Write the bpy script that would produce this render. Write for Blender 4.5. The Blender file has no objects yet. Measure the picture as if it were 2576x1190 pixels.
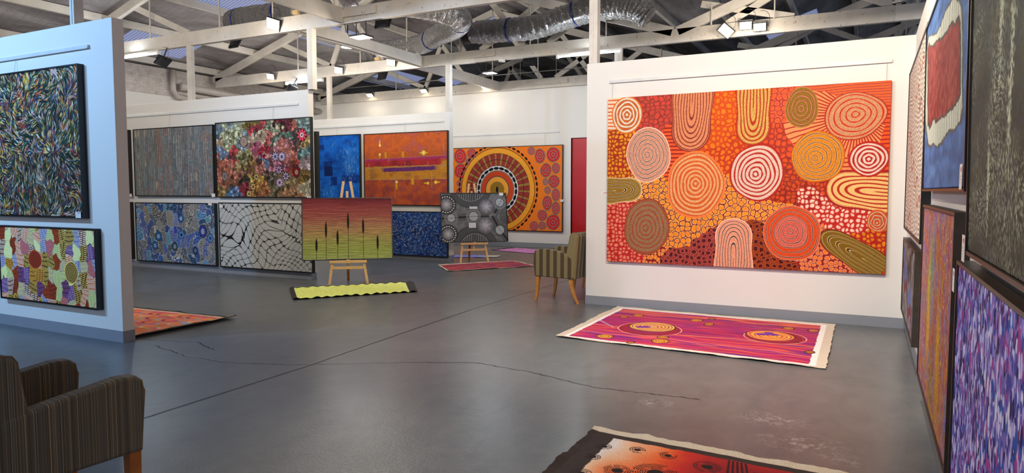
import bpy, bmesh, math, random
import numpy as np
from mathutils import Vector, Matrix, Euler

# ------------------------------------------------------------------ camera, world, exposure
scene = bpy.context.scene
COL = scene.collection
cam_data = bpy.data.cameras.new('camera'); cam = bpy.data.objects.new('camera', cam_data); COL.objects.link(cam)
cam.location = (0, 0, 1.5); cam.rotation_euler = (math.radians(90 - 3.75), 0, math.radians(27.2))
cam_data.sensor_width = 36; cam_data.lens = 1739 / 2576 * 36; cam_data.clip_start = .05
scene.camera = cam
world = bpy.data.worlds.new('world'); scene.world = world; world.use_nodes = True
bg = world.node_tree.nodes['Background']; bg.inputs[0].default_value = (.62, .74, 1.0, 1); bg.inputs[1].default_value = .62
vs = scene.view_settings; vs.view_transform = 'Standard'; vs.look = 'None'; vs.gamma = 1; vs.use_curve_mapping = False; vs.exposure = 0.35
cy = scene.cycles; cy.max_bounces = 5; cy.diffuse_bounces = 3; cy.glossy_bounces = 2; cy.transmission_bounces = 2; cy.transparent_max_bounces = 4
cy.sample_clamp_indirect = 4; cy.caustics_reflective = False; cy.caustics_refractive = False; cy.use_denoising = True

WARM, NEUT, COOL = (1.0, .87, .72), (1.0, .95, .88), (.30, .58, 1.0)
# (spot, aim, watts, colour, cone degrees, fixture turn): the LED floods that carry the room's light; those behind the camera too
FLOODS = [
    # aimed at the centre wall with the large orange canvas
    ((-2.9, 4.72, 4.15), (-2.6, 8.6, 2.2), 240, WARM, 150), ((-.3, 4.72, 4.15), (-.4, 8.6, 2.1), 270, WARM, 150),
    # middle left wall
    ((-12.2, 4.72, 4.15), (-12.0, 8.8, 2.3), 118, WARM, 150), ((-9.6, 4.72, 4.15), (-9.4, 8.8, 2.3), 128, NEUT, 150), ((-7.2, 4.72, 4.15), (-7.9, 8.8, 2.3), 62, NEUT, 150),
    # rear left wall and easels
    ((-10.2, 8.98, 4.15), (-9.9, 12.6, 2.0), 44, WARM, 150), ((-6.9, 8.98, 4.15), (-7.6, 12.6, 2.0), 50, NEUT, 150),
    # back wall
    ((-9.9, 12.84, 4.12), (-9.4, 16.7, 2.3), 62, NEUT, 150), ((-6.2, 12.84, 4.12), (-7.0, 16.7, 2.3), 62, NEUT, 150), ((-12.8, 12.84, 4.12), (-12.4, 16.7, 2.6), 50, NEUT, 150),
    # right wall, from the beam over the floor
    ((-2.2, 2.9, 4.1), (.4, 3.6, 1.3), 150, WARM, 130), ((-2.2, 1.2, 4.1), (.4, 2.4, 1.3), 130, WARM, 120), ((-1.2, 4.72, 4.12), (.4, 6.6, 1.5), 110, WARM, 120),
    # cool lamps on the front left wall
    ((-9.6, .62, 4.1), (-7.6, 4.26, 1.9), 520, COOL, 100), ((-8.0, .62, 4.1), (-6.8, 4.26, 1.6), 230, COOL, 90),
]
# ------------------------------------------------------------------ ART (numpy paint routines)
def rgb(*c): return np.array(c, dtype=np.float64) / 255.0
def sst(a, b, x):
    t = np.clip((x - a) / (b - a + 1e-12), 0, 1); return t * t * (3 - 2 * t)
def vnoise(h, w, cy, cx, seed, octs=3):
    """smooth value noise, about cy x cx cells, 0..1"""
    out = np.zeros((h, w)); amp = 1.0; tot = 0
    for o in range(octs):
        r = np.random.RandomState(seed + 31 * o)
        ny, nx = int(cy * 2 ** o) + 3, int(cx * 2 ** o) + 3
        g = r.rand(ny, nx)
        y = np.linspace(0, ny - 2.001, h); x = np.linspace(0, nx - 2.001, w)
        yi = y.astype(int); xi = x.astype(int); fy = y - yi; fx = x - xi
        fy = fy * fy * (3 - 2 * fy); fx = fx * fx * (3 - 2 * fx)
        a = g[yi][:, xi]; b = g[yi][:, xi + 1]; c = g[yi + 1][:, xi]; d = g[yi + 1][:, xi + 1]
        fx = fx[None, :]; fy = fy[:, None]
        out += amp * ((a * (1 - fx) + b * fx) * (1 - fy) + (c * (1 - fx) + d * fx) * fy)
        tot += amp; amp *= 0.5
    return out / tot

class Art:
    """a painting: raster of w x h samples over wm x hm metres; (u, v) in metres from the top left"""
    def __init__(s, wm, hm, w, quad=None, seed=1, base=(128, 128, 128)):
        s.wm, s.hm, s.w = wm, hm, w; s.h = int(round(w * hm / wm)); s.k = (w - 1) / wm
        s.a = np.tile(rgb(*base), (s.h, s.w, 1)); s.rs = np.random.RandomState(seed); s.seed = seed
        s.Y, s.X = np.mgrid[0:s.h, 0:s.w].astype(np.float64)
        s.H = None
        if quad:                       # homography from the sketch's coordinates to metres
            dst = [(0, 0), (wm, 0), (wm, hm), (0, hm)]; A = []; b = []
            for (x, y), (u, v) in zip(quad, dst):
                A.append([x, y, 1, 0, 0, 0, -u * x, -u * y]); b.append(u)
                A.append([0, 0, 0, x, y, 1, -v * x, -v * y]); b.append(v)
            s.H = np.append(np.linalg.solve(np.array(A, float), np.array(b, float)), 1).reshape(3, 3)
    def P(s, x, y):
        if s.H is None: return x * s.k, y * s.k
        q = s.H @ np.array([x, y, 1.0]); return q[0] / q[2] * s.k, q[1] / q[2] * s.k
    def ell(s, cx, cy, rx, ry):
        """centre and radii of an ellipse given in sketch coordinates"""
        l = s.P(cx - rx, cy); r = s.P(cx + rx, cy); t = s.P(cx, cy - ry); b = s.P(cx, cy + ry)
        return (l[0] + r[0]) / 2, (t[1] + b[1]) / 2, (r[0] - l[0]) / 2, (b[1] - t[1]) / 2
    def n(s, cy, cx, seed, octs=3): return vnoise(s.h, s.w, cy, cx, s.seed * 97 + seed, octs)
    def win(s, cx, cy, r):
        x0, x1 = max(0, int(cx - r)), min(s.w, int(cx + r) + 2); y0, y1 = max(0, int(cy - r)), min(s.h, int(cy + r) + 2)
        return (slice(y0, y1), slice(x0, x1)) if x1 > x0 and y1 > y0 else None
    def mix(s, sl, m, col):
        m = m[..., None]; s.a[sl] = s.a[sl] * (1 - m) + np.asarray(col) * m
    def full(s): return (slice(0, s.h), slice(0, s.w))
    def wob(s, th, seed, amp):
        r = np.random.RandomState(abs(int(seed))); o = 0
        for k in (2, 3, 4, 5): o = o + r.uniform(-1, 1) / k ** .7 * np.cos(k * th + r.uniform(0, 6.3))
        return 1 + amp * o
    def rings(s, cx, cy, rx, ry, icx, icy, cols, line, nr, lw=1.6, line2=None, amp=.05, seed=0, rim=None, dot=0, power=1.0):
        """nested wobbly rings; all in raster units; cols = list of fill colours from the centre out"""
        R = max(rx, ry) * 1.3; sl = s.win(cx, cy, R)
        if sl is None: return
        X, Y = s.X[sl], s.Y[sl]; rho = np.full(X.shape, .5)
        for _ in range(7):
            c0 = icx + (cx - icx) * np.clip(rho, 0, 1.2); c1 = icy + (cy - icy) * np.clip(rho, 0, 1.2)
            dx, dy = (X - c0) / rx, (Y - c1) / ry; th = np.arctan2(dy, dx)
            rho = np.hypot(dx, dy) / (s.wob(th, seed, amp) + .25 * amp * np.sin(3 * th + 9 * rho + seed))
        m = np.clip((1 - rho) * min(rx, ry) + .5, 0, 1)
        ci = np.clip((rho * len(cols)).astype(int), 0, len(cols) - 1)
        s.mix(sl, m, np.array(cols)[ci])
        if dot: s.mix(sl, m * (s.rs.rand(*X.shape) < dot) * .55, rgb(60, 45, 40))
        ph = rho ** power * nr + .35; Rm = min(rx, ry)
        d = np.abs(ph - np.round(ph)) / nr * Rm; ok = (rho < 1 - .25 / nr) & (ph > .6)
        lwv = lw * (1 + .25 * np.sin(5 * np.arctan2(Y - cy, X - cx) + 3 * np.round(ph)))
        if line2 is not None: s.mix(sl, m * ok * np.clip(lwv * 1.9 - d + .5, 0, 1), line2)
        s.mix(sl, m * ok * np.clip(lwv - d + .5, 0, 1), line)
        if rim is not None:
            e = np.abs(1 - rho) * Rm; s.mix(sl, np.clip(lw * 1.3 - e + .5, 0, 1), rim)
    def ublob(s, ox, oy, tx, ty, W, q, col, line, nr, lw=1.6, line2=None, rim=None, dot=0):
        """nested U: open end centred on (ox, oy), tip at (tx, ty), half width W"""
        L = math.hypot(tx - ox, ty - oy); ax, ay = (tx - ox) / L, (ty - oy) / L
        sl = s.win((ox + tx) / 2, (oy + ty) / 2, max(L, W) * 1.1); X, Y = s.X[sl] - ox, s.Y[sl] - oy
        t = (X * ax + Y * ay) / L; c = np.abs(-X * ay + Y * ax) / W
        c = c * (1 + .05 * np.sin(t * 9 + c * 4))
        rho = np.sqrt(c ** 2 + (np.clip(t, 0, 9) ** q) ** 2)
        m = np.clip((1 - rho) * W + .5, 0, 1) * (t > -.25); s.mix(sl, m, col)
        if dot: s.mix(sl, m * (s.rs.rand(*X.shape) < dot) * .55, rgb(60, 45, 40))
        ph = rho * nr; d = np.abs(ph - np.round(ph)) / nr * W; ok = (rho < 1 - .3 / nr)
        if line2 is not None: s.mix(sl, m * ok * np.clip(lw * 1.9 - d + .5, 0, 1), line2)
        s.mix(sl, m * ok * np.clip(lw - d + .5, 0, 1), line)
        if rim is not None: s.mix(sl, np.clip(lw * 1.3 - np.abs(1 - rho) * W + .5, 0, 1) * (t > -.25), rim)
    def voronoi(s, sp, seed, jit=.75, asp=1.0, warp=None):
        """F1, F2 and a random number per cell; sp spacing in raster units"""
        X, Y = s.X / (sp * asp), s.Y / sp
        if warp is not None: X = X + warp[0]; Y = Y + warp[1]
        X = X + 8; Y = Y + 8
        ny, nx = int(Y.max()) + 6, int(X.max()) + 6; r = np.random.RandomState(seed)
        jx = .5 + (r.rand(ny, nx) - .5) * jit; jy = .5 + (r.rand(ny, nx) - .5) * jit; cid = r.rand(ny, nx)
        Xi, Yi = X.astype(int), Y.astype(int); F1 = np.full(X.shape, 9.); F2 = np.full(X.shape, 9.); I = np.zeros(X.shape)
        cx = np.zeros(X.shape); cy = np.zeros(X.shape)
        for oy in (-1, 0, 1):
            for ox in (-1, 0, 1):
                a, b = Xi + ox, Yi + oy; px, py = a + jx[b, a], b + jy[b, a]; d = np.hypot(X - px, Y - py)
                lt = d < F1; F2 = np.where(lt, F1, np.minimum(F2, d))
                I = np.where(lt, cid[b, a], I); cx = np.where(lt, px, cx); cy = np.where(lt, py, cy); F1 = np.where(lt, d, F1)
        return F1, F2, I, X - cx, Y - cy
    def dabs(s, N, ang, L, wd, col, jit=.3, taper=True, curve=0.0, xy=None):
        """N brush dabs following ang(x, y); col(x, y, r) gives a colour"""
        r = s.rs
        for i in range(N):
            x, y = (r.rand() * s.w, r.rand() * s.h) if xy is None else xy(r)
            xi, yi = min(s.w - 1, max(0, int(x))), min(s.h - 1, max(0, int(y)))
            a = ang[yi, xi] + r.randn() * jit; l = L * (.6 + .8 * r.rand()); b = wd * (.7 + .6 * r.rand())
            sl = s.win(x, y, l * .6 + b)
            if sl is None: continue
            X, Y = s.X[sl] - x, s.Y[sl] - y; ca, sa = math.cos(a), math.sin(a)
            u = (X * ca + Y * sa) / (l * .5); v = -X * sa + Y * ca
            if curve: v = v - curve * l * (u * u - .4) * (1 if i % 2 else -1)
            wv = b * (np.sqrt(np.clip(1 - u * u, 0, 1)) if not taper else np.clip((1 - u * u), 0, 1) * (1 + .5 * u) / 1.2)
            s.mix(sl, np.clip(wv - np.abs(v) + .35, 0, 1) * (np.abs(u) < 1), col(xi, yi, r))
    def line(s, pts, lw, col, seg=None):
        for (x0, y0), (x1, y1) in zip(pts[:-1], pts[1:]):
            L = math.hypot(x1 - x0, y1 - y0) + 1e-6; sl = s.win((x0 + x1) / 2, (y0 + y1) / 2, L / 2 + lw + 2)
            if sl is None: continue
            X, Y = s.X[sl] - x0, s.Y[sl] - y0; t = np.clip((X * (x1 - x0) + Y * (y1 - y0)) / L ** 2, 0, 1)
            s.mix(sl, np.clip(lw - np.hypot(X - t * (x1 - x0), Y - t * (y1 - y0)) + .5, 0, 1), col)
    def ellipse(s, cx, cy, rx, ry, col, rot=0.0, a=1.0):
        sl = s.win(cx, cy, max(rx, ry) + 2)
        if sl is None: return
        X, Y = s.X[sl] - cx, s.Y[sl] - cy; c, n = math.cos(rot), math.sin(rot); u, v = X * c + Y * n, -X * n + Y * c
        s.mix(sl, a * np.clip((1 - np.hypot(u / rx, v / ry)) * min(rx, ry) + .5, 0, 1), col)
    def rect(s, x0, y0, x1, y1, col, a=1.0, soft=1.0):
        m = sst(x0 - soft, x0 + soft, s.X) * sst(-x1 - soft, -x1 + soft, -s.X) * sst(y0 - soft, y0 + soft, s.Y) * sst(-y1 - soft, -y1 + soft, -s.Y)
        s.mix(s.full(), m * a, col)
    def grain(s, amt, seed=5):
        r = np.random.RandomState(seed); s.a = s.a * (1 + amt * (r.rand(s.h, s.w, 1) - .5) * 2)
        return s
    def gain(s, g): s.a = s.a * np.array(g); return s

def pal(noise, cols):
    """map 0..1 noise to a run of colours"""
    c = np.array([rgb(*k) for k in cols]); t = np.clip((noise - .2) / .6, 0, .9999) * (len(c) - 1); i = t.astype(int); f = (t - i)[..., None]
    return c[i] * (1 - f) + c[np.minimum(i + 1, len(c) - 1)] * f

def art_big():
    A = Art(3.20, 2.10, 900, [(66, 153), (1635, 42), (1594, 1126), (53, 1047)], 11)
    # cobble fields: (x, y, fill, outline, gap, cobble spacing)
    F = [(330, 220, (208, 68, 58), (150, 98, 75), (158, 34, 38), 1), (300, 300, (208, 68, 58), (150, 98, 75), (158, 34, 38), 1), (700, 200, (250, 128, 22), (188, 62, 22), (214, 84, 22), 1), (640, 330, (250, 128, 22), (188, 60, 22), (210, 80, 22), 1),
         (700, 480, (248, 124, 26), (182, 58, 24), (190, 60, 26), 1), (110, 400, (224, 158, 34), (140, 78, 20), (176, 44, 26), 0), (110, 540, (224, 158, 34), (140, 78, 20), (176, 44, 26), 0), (1010, 160, (232, 92, 44), (216, 128, 96), (166, 40, 38), 1),
         (1010, 360, (228, 84, 38), (160, 84, 60), (170, 42, 34), 1), (1070, 560, (212, 78, 26), (150, 80, 50), (150, 34, 30), 1), (1200, 640, (210, 76, 26), (150, 80, 50), (150, 34, 30), 0), (1020, 690, (210, 76, 26), (150, 80, 50), (150, 34, 30), 0),
         (310, 640, (250, 152, 30), (246, 222, 150), (120, 28, 34), 1), (450, 760, (250, 150, 30), (246, 222, 150), (120, 28, 34), 1), (720, 660, (250, 150, 30), (246, 222, 150), (130, 28, 34), 1), (860, 740, (250, 150, 30), (250, 215, 150), (130, 28, 34), 1), (990, 740, (250, 150, 30), (250, 215, 150), (130, 28, 34), 1), (450, 890, (250, 146, 28), (246, 222, 150), (120, 28, 34), 1), (560, 850, (250, 146, 28), (246, 222, 150), (120, 28, 34), 1), (300, 1015, (250, 150, 30), (250, 220, 160), (140, 28, 34), 0),
         (600, 940, (84, 20, 34), (222, 128, 108), (132, 30, 36), 1), (440, 1040, (84, 20, 34), (222, 128, 108), (132, 30, 36), 1), (880, 940, (78, 16, 26), (226, 124, 34), (110, 26, 26), 1), (980, 1060, (78, 16, 26), (226, 124, 34), (120, 26, 26), 1), (890, 1050, (78, 16, 26), (226, 124, 34), (120, 26, 26), 1),
         (110, 800, (226, 142, 120), (206, 60, 52), (186, 38, 40), 0), (110, 1000, (226, 142, 120), (206, 60, 52), (186, 38, 40), 0), (230, 1020, (226, 142, 120), (206, 60, 52), (186, 38, 40), 0), (1170, 700, (236, 216, 216), (232, 110, 80), (160, 34, 34), 0), (1330, 800, (236, 216, 214), (214, 60, 46), (186, 44, 36), 0), (1450, 820, (236, 216, 214), (214, 60, 46), (186, 44, 36), 0),
         (1230, 1030, (240, 124, 44), (246, 216, 190), (148, 32, 36), 0), (1330, 1090, (240, 124, 44), (246, 216, 190), (148, 32, 36), 0), (1240, 930, (240, 124, 44), (246, 216, 190), (148, 32, 36), 0), (1480, 910, (216, 142, 24), (190, 46, 28), (176, 36, 26), 0), (1570, 960, (216, 142, 24), (190, 46, 28), (176, 36, 26), 0), (1560, 1070, (150, 110, 22), (196, 50, 30), (190, 50, 26), 0),
         (1400, 60, (240, 92, 38), (240, 92, 38), (150, 34, 36), 2), (1250, 60, (240, 92, 38), (240, 92, 38), (150, 34, 36), 2), (1560, 80, (240, 92, 38), (240, 92, 38), (150, 34, 36), 2), (1610, 250, (240, 92, 38), (240, 160, 110), (150, 34, 36), 3), (1610, 360, (238, 90, 30), (240, 160, 110), (150, 34, 36), 3),
         (1250, 200, (244, 158, 104), (244, 158, 104), (166, 40, 34), 4), (1240, 320, (244, 158, 104), (244, 158, 104), (166, 40, 34), 4), (1100, 330, (244, 158, 104), (244, 158, 104), (166, 40, 34), 4), (1380, 400, (244, 158, 104), (244, 158, 104), (166, 40, 34), 4), (1380, 520, (244, 150, 96), (244, 150, 96), (166, 40, 34), 3), (1550, 370, (244, 158, 104), (244, 158, 104), (166, 40, 34), 4), (75, 210, (238, 224, 210), (232, 140, 60), (214, 96, 34), 3), (440, 400, (238, 92, 40), (246, 226, 200), (120, 30, 34), 3), (405, 520, (238, 92, 40), (246, 226, 200), (120, 30, 34), 3)]
    D = np.full((A.h, A.w), 1e9); I = np.zeros((A.h, A.w), int); wx = (A.n(8, 12, 1) - .5) * 60; wy = (A.n(8, 12, 2) - .5) * 60
    for i, f in enumerate(F):
        px, py = A.P(f[0], f[1]); d = np.hypot(A.X - px + wx, A.Y - py + wy); lt = d < D; D[lt] = d[lt]; I[lt] = i
    fills = np.array([rgb(*f[2]) for f in F]); outl = np.array([rgb(*f[3]) for f in F]); gaps = np.array([rgb(*f[4]) for f in F]); kind = np.array([f[5] for f in F])[I]
    wv = ((A.n(20, 30, 4, 2) - .5) * .7, (A.n(20, 30, 5, 2) - .5) * .7)
    for kk, sp in ((1, 19.0), (0, 14.5)):
        F1, F2, cid, _, _ = A.voronoi(sp, 7 + kk, .62, 1, wv); mk = kind == kk; rr = (.42 if kk else .47) + .10 * cid
        e = np.minimum((F2 - F1) * .62, rr - F1 + .06); e = np.where(kk == 1, np.maximum(e, (F1 - rr - .07) * 1.3), e)
        col = gaps[I]
        t = np.clip((e - .045) * sp / 1.3, 0, 1)[..., None]; col = col * (1 - t) + outl[I] * t
        t = np.clip((e - .125) * sp / 1.3, 0, 1)[..., None]; fc = fills[I] * (1 + .1 * (cid[..., None] - .5))
        col = col * (1 - t) + fc * t
        A.a[mk] = col[mk]
    mk = kind == 2; ph = A.Y / 8.5 + 2.2 * A.n(5, 4, 8) + A.X / 400; d = np.abs(ph - np.round(ph)) * 8.5
    col = fills[I].copy(); t = np.clip(2.6 - d, 0, 1)[..., None]; col = col * (1 - t) + rgb(240, 170, 130) * t; t = np.clip(1.8 - d, 0, 1)[..., None]; col = col * (1 - t) + gaps[I] * t; A.a[mk] = col[mk]
    mk = kind == 3; ph = A.Y / 13 + .5 * A.n(9, 9, 9); d = np.abs(ph - np.round(ph)) * 13; t = np.clip(2.6 - d, 0, 1)[..., None]; col = fills[I] * (1 - t) + gaps[I] * t; A.a[mk] = col[mk]
    fc = A.P(1432, 232); th = np.arctan2(A.Y - fc[1], A.X - fc[0]); ph = th * 11.0 + .8 * A.n(8, 8, 10); rr = np.hypot(A.Y - fc[1], A.X - fc[0])
    d = np.abs(ph - np.round(ph)) / 11 * rr; mk = kind == 4; t = np.clip(2.4 - d, 0, 1)[..., None]; col = fills[I] * (1 - t) + gaps[I] * t; A.a[mk] = col[mk]
    A.grain(.05)
    # (x0, x1, y0, y1, inner centre, fills centre->out, line, line2, rings, width, dots)
    def B(x0, x1, y0, y1, c, cols, line, line2, nr, lw, dot, amp=.045, rim=None, power=1.0):
        cx, cy, rx, ry = A.ell((x0 + x1) / 2, (y0 + y1) / 2, (x1 - x0) / 2, (y1 - y0) / 2); ic = A.P(*c)
        A.rings(cx, cy, rx, ry, ic[0], ic[1], [rgb(*k) for k in cols], rgb(*line), nr, lw, None if line2 is None else rgb(*line2), amp, int(x0), None if rim is None else rgb(*rim), dot, power)
    def U(o, t, Wpx, q, col, line, line2, nr, lw, dot, rim=None):
        a = A.P(*o); b = A.P(*t); W = Wpx * A.k * 3.2 / 1555
        A.ublob(a[0], a[1], b[0], b[1], W, q, rgb(*col), rgb(*line), nr, lw, None if line2 is None else rgb(*line2), None if rim is None else rgb(*rim), dot)
    U((530, 108), (512, 442), 118, 2.6, (240, 156, 116), (128, 56, 42), None, 7.5, 1.35, .22, (140, 50, 40))
    U((866, 84), (858, 405), 92, 3.6, (224, 190, 104), (176, 52, 28), None, 5.2, 1.9, .2, (176, 50, 30))
    U((56, 662), (248, 650), 78, 2.4, (152, 120, 32), (40, 30, 22), (240, 232, 190), 4.2, 1.0, .12, (240, 232, 190))
    U((1640, 672), (1264, 640), 104, 2.6, (240, 208, 138), (176, 44, 30), None, 5.2, 2.0, .05, (160, 36, 30))
    U((1512, 1062), (1236, 895), 74, 1.8, (130, 104, 24), (60, 36, 20), (244, 226, 150), 4.2, .9, .12, (120, 40, 24))
    U((748, 1100), (752, 814), 104, 3.0, (240, 166, 142), (64, 34, 32), (248, 226, 214), 7, .95, .12, (250, 230, 215))
    B(88, 250, 145, 342, (168, 242), [(242, 238, 226)], (224, 112, 30), (150, 60, 30), 4.6, 1.5, .13, rim=(222, 120, 30))
    B(165, 405, 314, 609, (278, 462), [(226, 166, 146)], (34, 22, 24), (250, 246, 240), 6.6, .95, .2, rim=(250, 236, 226))
    B(1040, 1226, 88, 308, (1127, 203), [(146, 116, 26)], (222, 160, 130), (120, 30, 34), 4.4, .9, .15, rim=(190, 130, 90))
    B(1256, 1602, 110, 372, (1432, 232), [(208, 164, 126)], (172, 44, 30), (236, 130, 90), 5.3, 1.3, .2, rim=(176, 50, 34))
    B(1073, 1370, 326, 612, (1203, 478), [(222, 146, 30)], (60, 36, 40), (250, 224, 180), 6.3, .95, .16, rim=(190, 90, 24))
    B(736, 1030, 403, 712, (873, 568), [(232, 214, 212)], (178, 38, 28), None, 6.7, 2.2, .1, .06, rim=(176, 38, 28))
    B(387, 700, 444, 810, (543, 620), [(240, 184, 134)], (222, 86, 26), (190, 110, 50), 8.0, 1.45, .15, rim=(240, 130, 60))
    B(150, 395, 706, 1012, (267, 865), [(156, 126, 96)], (168, 58, 24), None, 6.0, 1.35, .22, rim=(150, 60, 30))
    B(918, 1234, 742, 1050, (1065, 883), [(222, 108, 98), (222, 104, 92), (222, 112, 98), (224, 80, 28), (226, 82, 26)], (50, 24, 34), (238, 200, 190), 6.2, .95, .14, rim=(220, 150, 130))
    B(1396, 1616, 386, 575, (1505, 482), [(236, 218, 218)], (170, 32, 28), None, 4.6, 2.4, .08, .06, rim=(176, 40, 30))
    B(1496, 1610, 768, 888, (1548, 838), [(238, 224, 208)], (206, 92, 34), (160, 70, 40), 3.6, 1.5, .1, rim=(206, 92, 34))
    return A

def art_back():
    A = Art(3.82, 2.24, 540, [(-195, 54), (1422, 12), (1415, 1138), (-188, 1078)], 12, (250, 130, 36))
    k = A.k; cx, cy = A.P(636, 585); cx = 1.90 * k; r = np.hypot(A.X - cx, A.Y - cy) / k; th = np.arctan2(A.Y - cy, A.X - cx); f = A.full()
    bl = [(85, 95, 1305, 133), (65, 92, 1130, 150), (46, 49, 1018, 82), (68, 88, 1208, 338), (50, 66, 1340, 310), (68, 84, 1313, 483), (33, 43, 1203, 487), (39, 46, 1230, 597), (52, 77, 1337, 657), (60, 92, 1225, 765), (52, 80, 1337, 835), (59, 71, 1160, 925), (86, 100, 1303, 1015), (46, 52, 1160, 1060), (53, 61, 1052, 1065),
          (78, 95, 90, 145), (56, 62, 240, 110), (35, 42, 200, 215), (78, 95, 97, 340), (40, 40, 85, 500), (52, 85, 90, 640), (60, 70, -60, 240), (70, 80, -70, 440), (60, 70, 60, 820), (80, 90, -50, 980), (50, 60, 120, 1000), (60, 70, -70, 660)]
    for rx, ry, x, y in bl:
        c = A.ell(x, y, rx, ry); A.rings(c[0], c[1], c[2], c[3], c[0], c[1], [rgb(212, 40, 46)], rgb(60, 40, 40), 2.7, .55, rgb(160, 150, 138), .05, int(x), None, 0)
        A.rings(c[0], c[1], c[2], c[3], c[0], c[1], [rgb(212, 40, 46)], rgb(150, 138, 128), 2.7, 1.3, None, .05, int(x), rgb(140, 120, 105), 0)
    def ring(r0, r1, col): A.mix(f, np.clip((r - r0) * k + .5, 0, 1) * np.clip((r1 - r) * k + .5, 0, 1), rgb(*col))
    ring(0, 1.14, (60, 40, 20)); ring(0, 1.125, (250, 172, 52)); A.mix(f, (r < 1.12) * (A.rs.rand(A.h, A.w) < .12) * .4, rgb(190, 110, 20))
    ring(0, .985, (40, 26, 24))
    hat = np.sin(th * 170) > -.1; yel = (np.sin(th * 30) > .72); band = r < .975
    col = np.where(hat[..., None], np.where(yel[..., None], rgb(206, 186, 84), rgb(196, 66, 58)), rgb(70, 38, 36)); A.mix(f, band.astype(float), col)
    ring(.805, .818, (40, 26, 24)); ring(0, .655, (40, 30, 30)); ring(0, .645, (236, 236, 240)); ring(0, .525, (60, 50, 50)); ring(0, .512, (170, 160, 150)); ring(0, .502, (210, 74, 34)); ring(0, .368, (60, 50, 50)); ring(0, .352, (170, 160, 140)); ring(0, .34, (250, 172, 56)); ring(0, .215, (60, 50, 50)); ring(0, .203, (170, 150, 110)); ring(0, .193, (156, 118, 22))
    A.ellipse(cx, cy, .052 * k, .1 * k, rgb(170, 160, 140)); A.ellipse(cx, cy, .042 * k, .09 * k, rgb(14, 12, 16))
    for i in range(22):
        t = i / 22 * 2 * math.pi + .1; A.ellipse(cx + .58 * k * math.cos(t), cy + .58 * k * math.sin(t), .078 * k, .038 * k, rgb(14, 12, 16), t + math.pi / 2)
    for i in range(50):
        t = i / 50 * 2 * math.pi; A.ellipse(cx + 1.205 * k * math.cos(t), cy + 1.205 * k * math.sin(t), .058 * k, .027 * k, rgb(20, 14, 14), t + math.pi / 2)
    return A.grain(.04)

def art_feather():
    A = Art(1.75, 1.50, 430, None, 13, (24, 24, 26)); k = A.k; cx, cy = 1.27 * k, .85 * k
    X, Y = A.X - cx, A.Y - cy; n1 = A.n(5, 6, 1, 2); n2 = A.n(9, 10, 2, 2)
    ang = np.arctan2(Y * np.abs(Y) / 60 + Y, X) * .45 + math.pi / 2 * .55 * np.sign(Y) + (n1 - .5) * 4.2 + (n2 - .5) * 2.2
    near = np.exp(-np.hypot(X, Y) / 40); ang = ang * (1 - near) + np.arctan2(Y, X) * near
    P = [rgb(*c) for c in ((120, 150, 170), (200, 214, 224), (70, 130, 150), (40, 84, 70), (214, 190, 70), (150, 70, 50), (110, 60, 84), (40, 70, 120), (160, 150, 110), (24, 60, 50), (24, 60, 50), (90, 100, 40), (170, 150, 180), (190, 120, 60))]
    zn = A.n(6, 6, 7, 2)
    def col(x, y, r):
        b = int(zn[y, x] * 1.3 * len(P)) % len(P); c = P[b] if r.rand() < .45 else P[r.randint(len(P))]
        return c * (.8 if y > cy else 1.0)
    dk = rgb(14, 16, 18)
    A.dabs(5200, ang, 17, 1.9, col, .16, True, .10)
    A.dabs(2400, ang, 15, .8, lambda x, y, r: dk if r.rand() < .65 else rgb(226, 232, 236), .16, True, .12)
    return A

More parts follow.
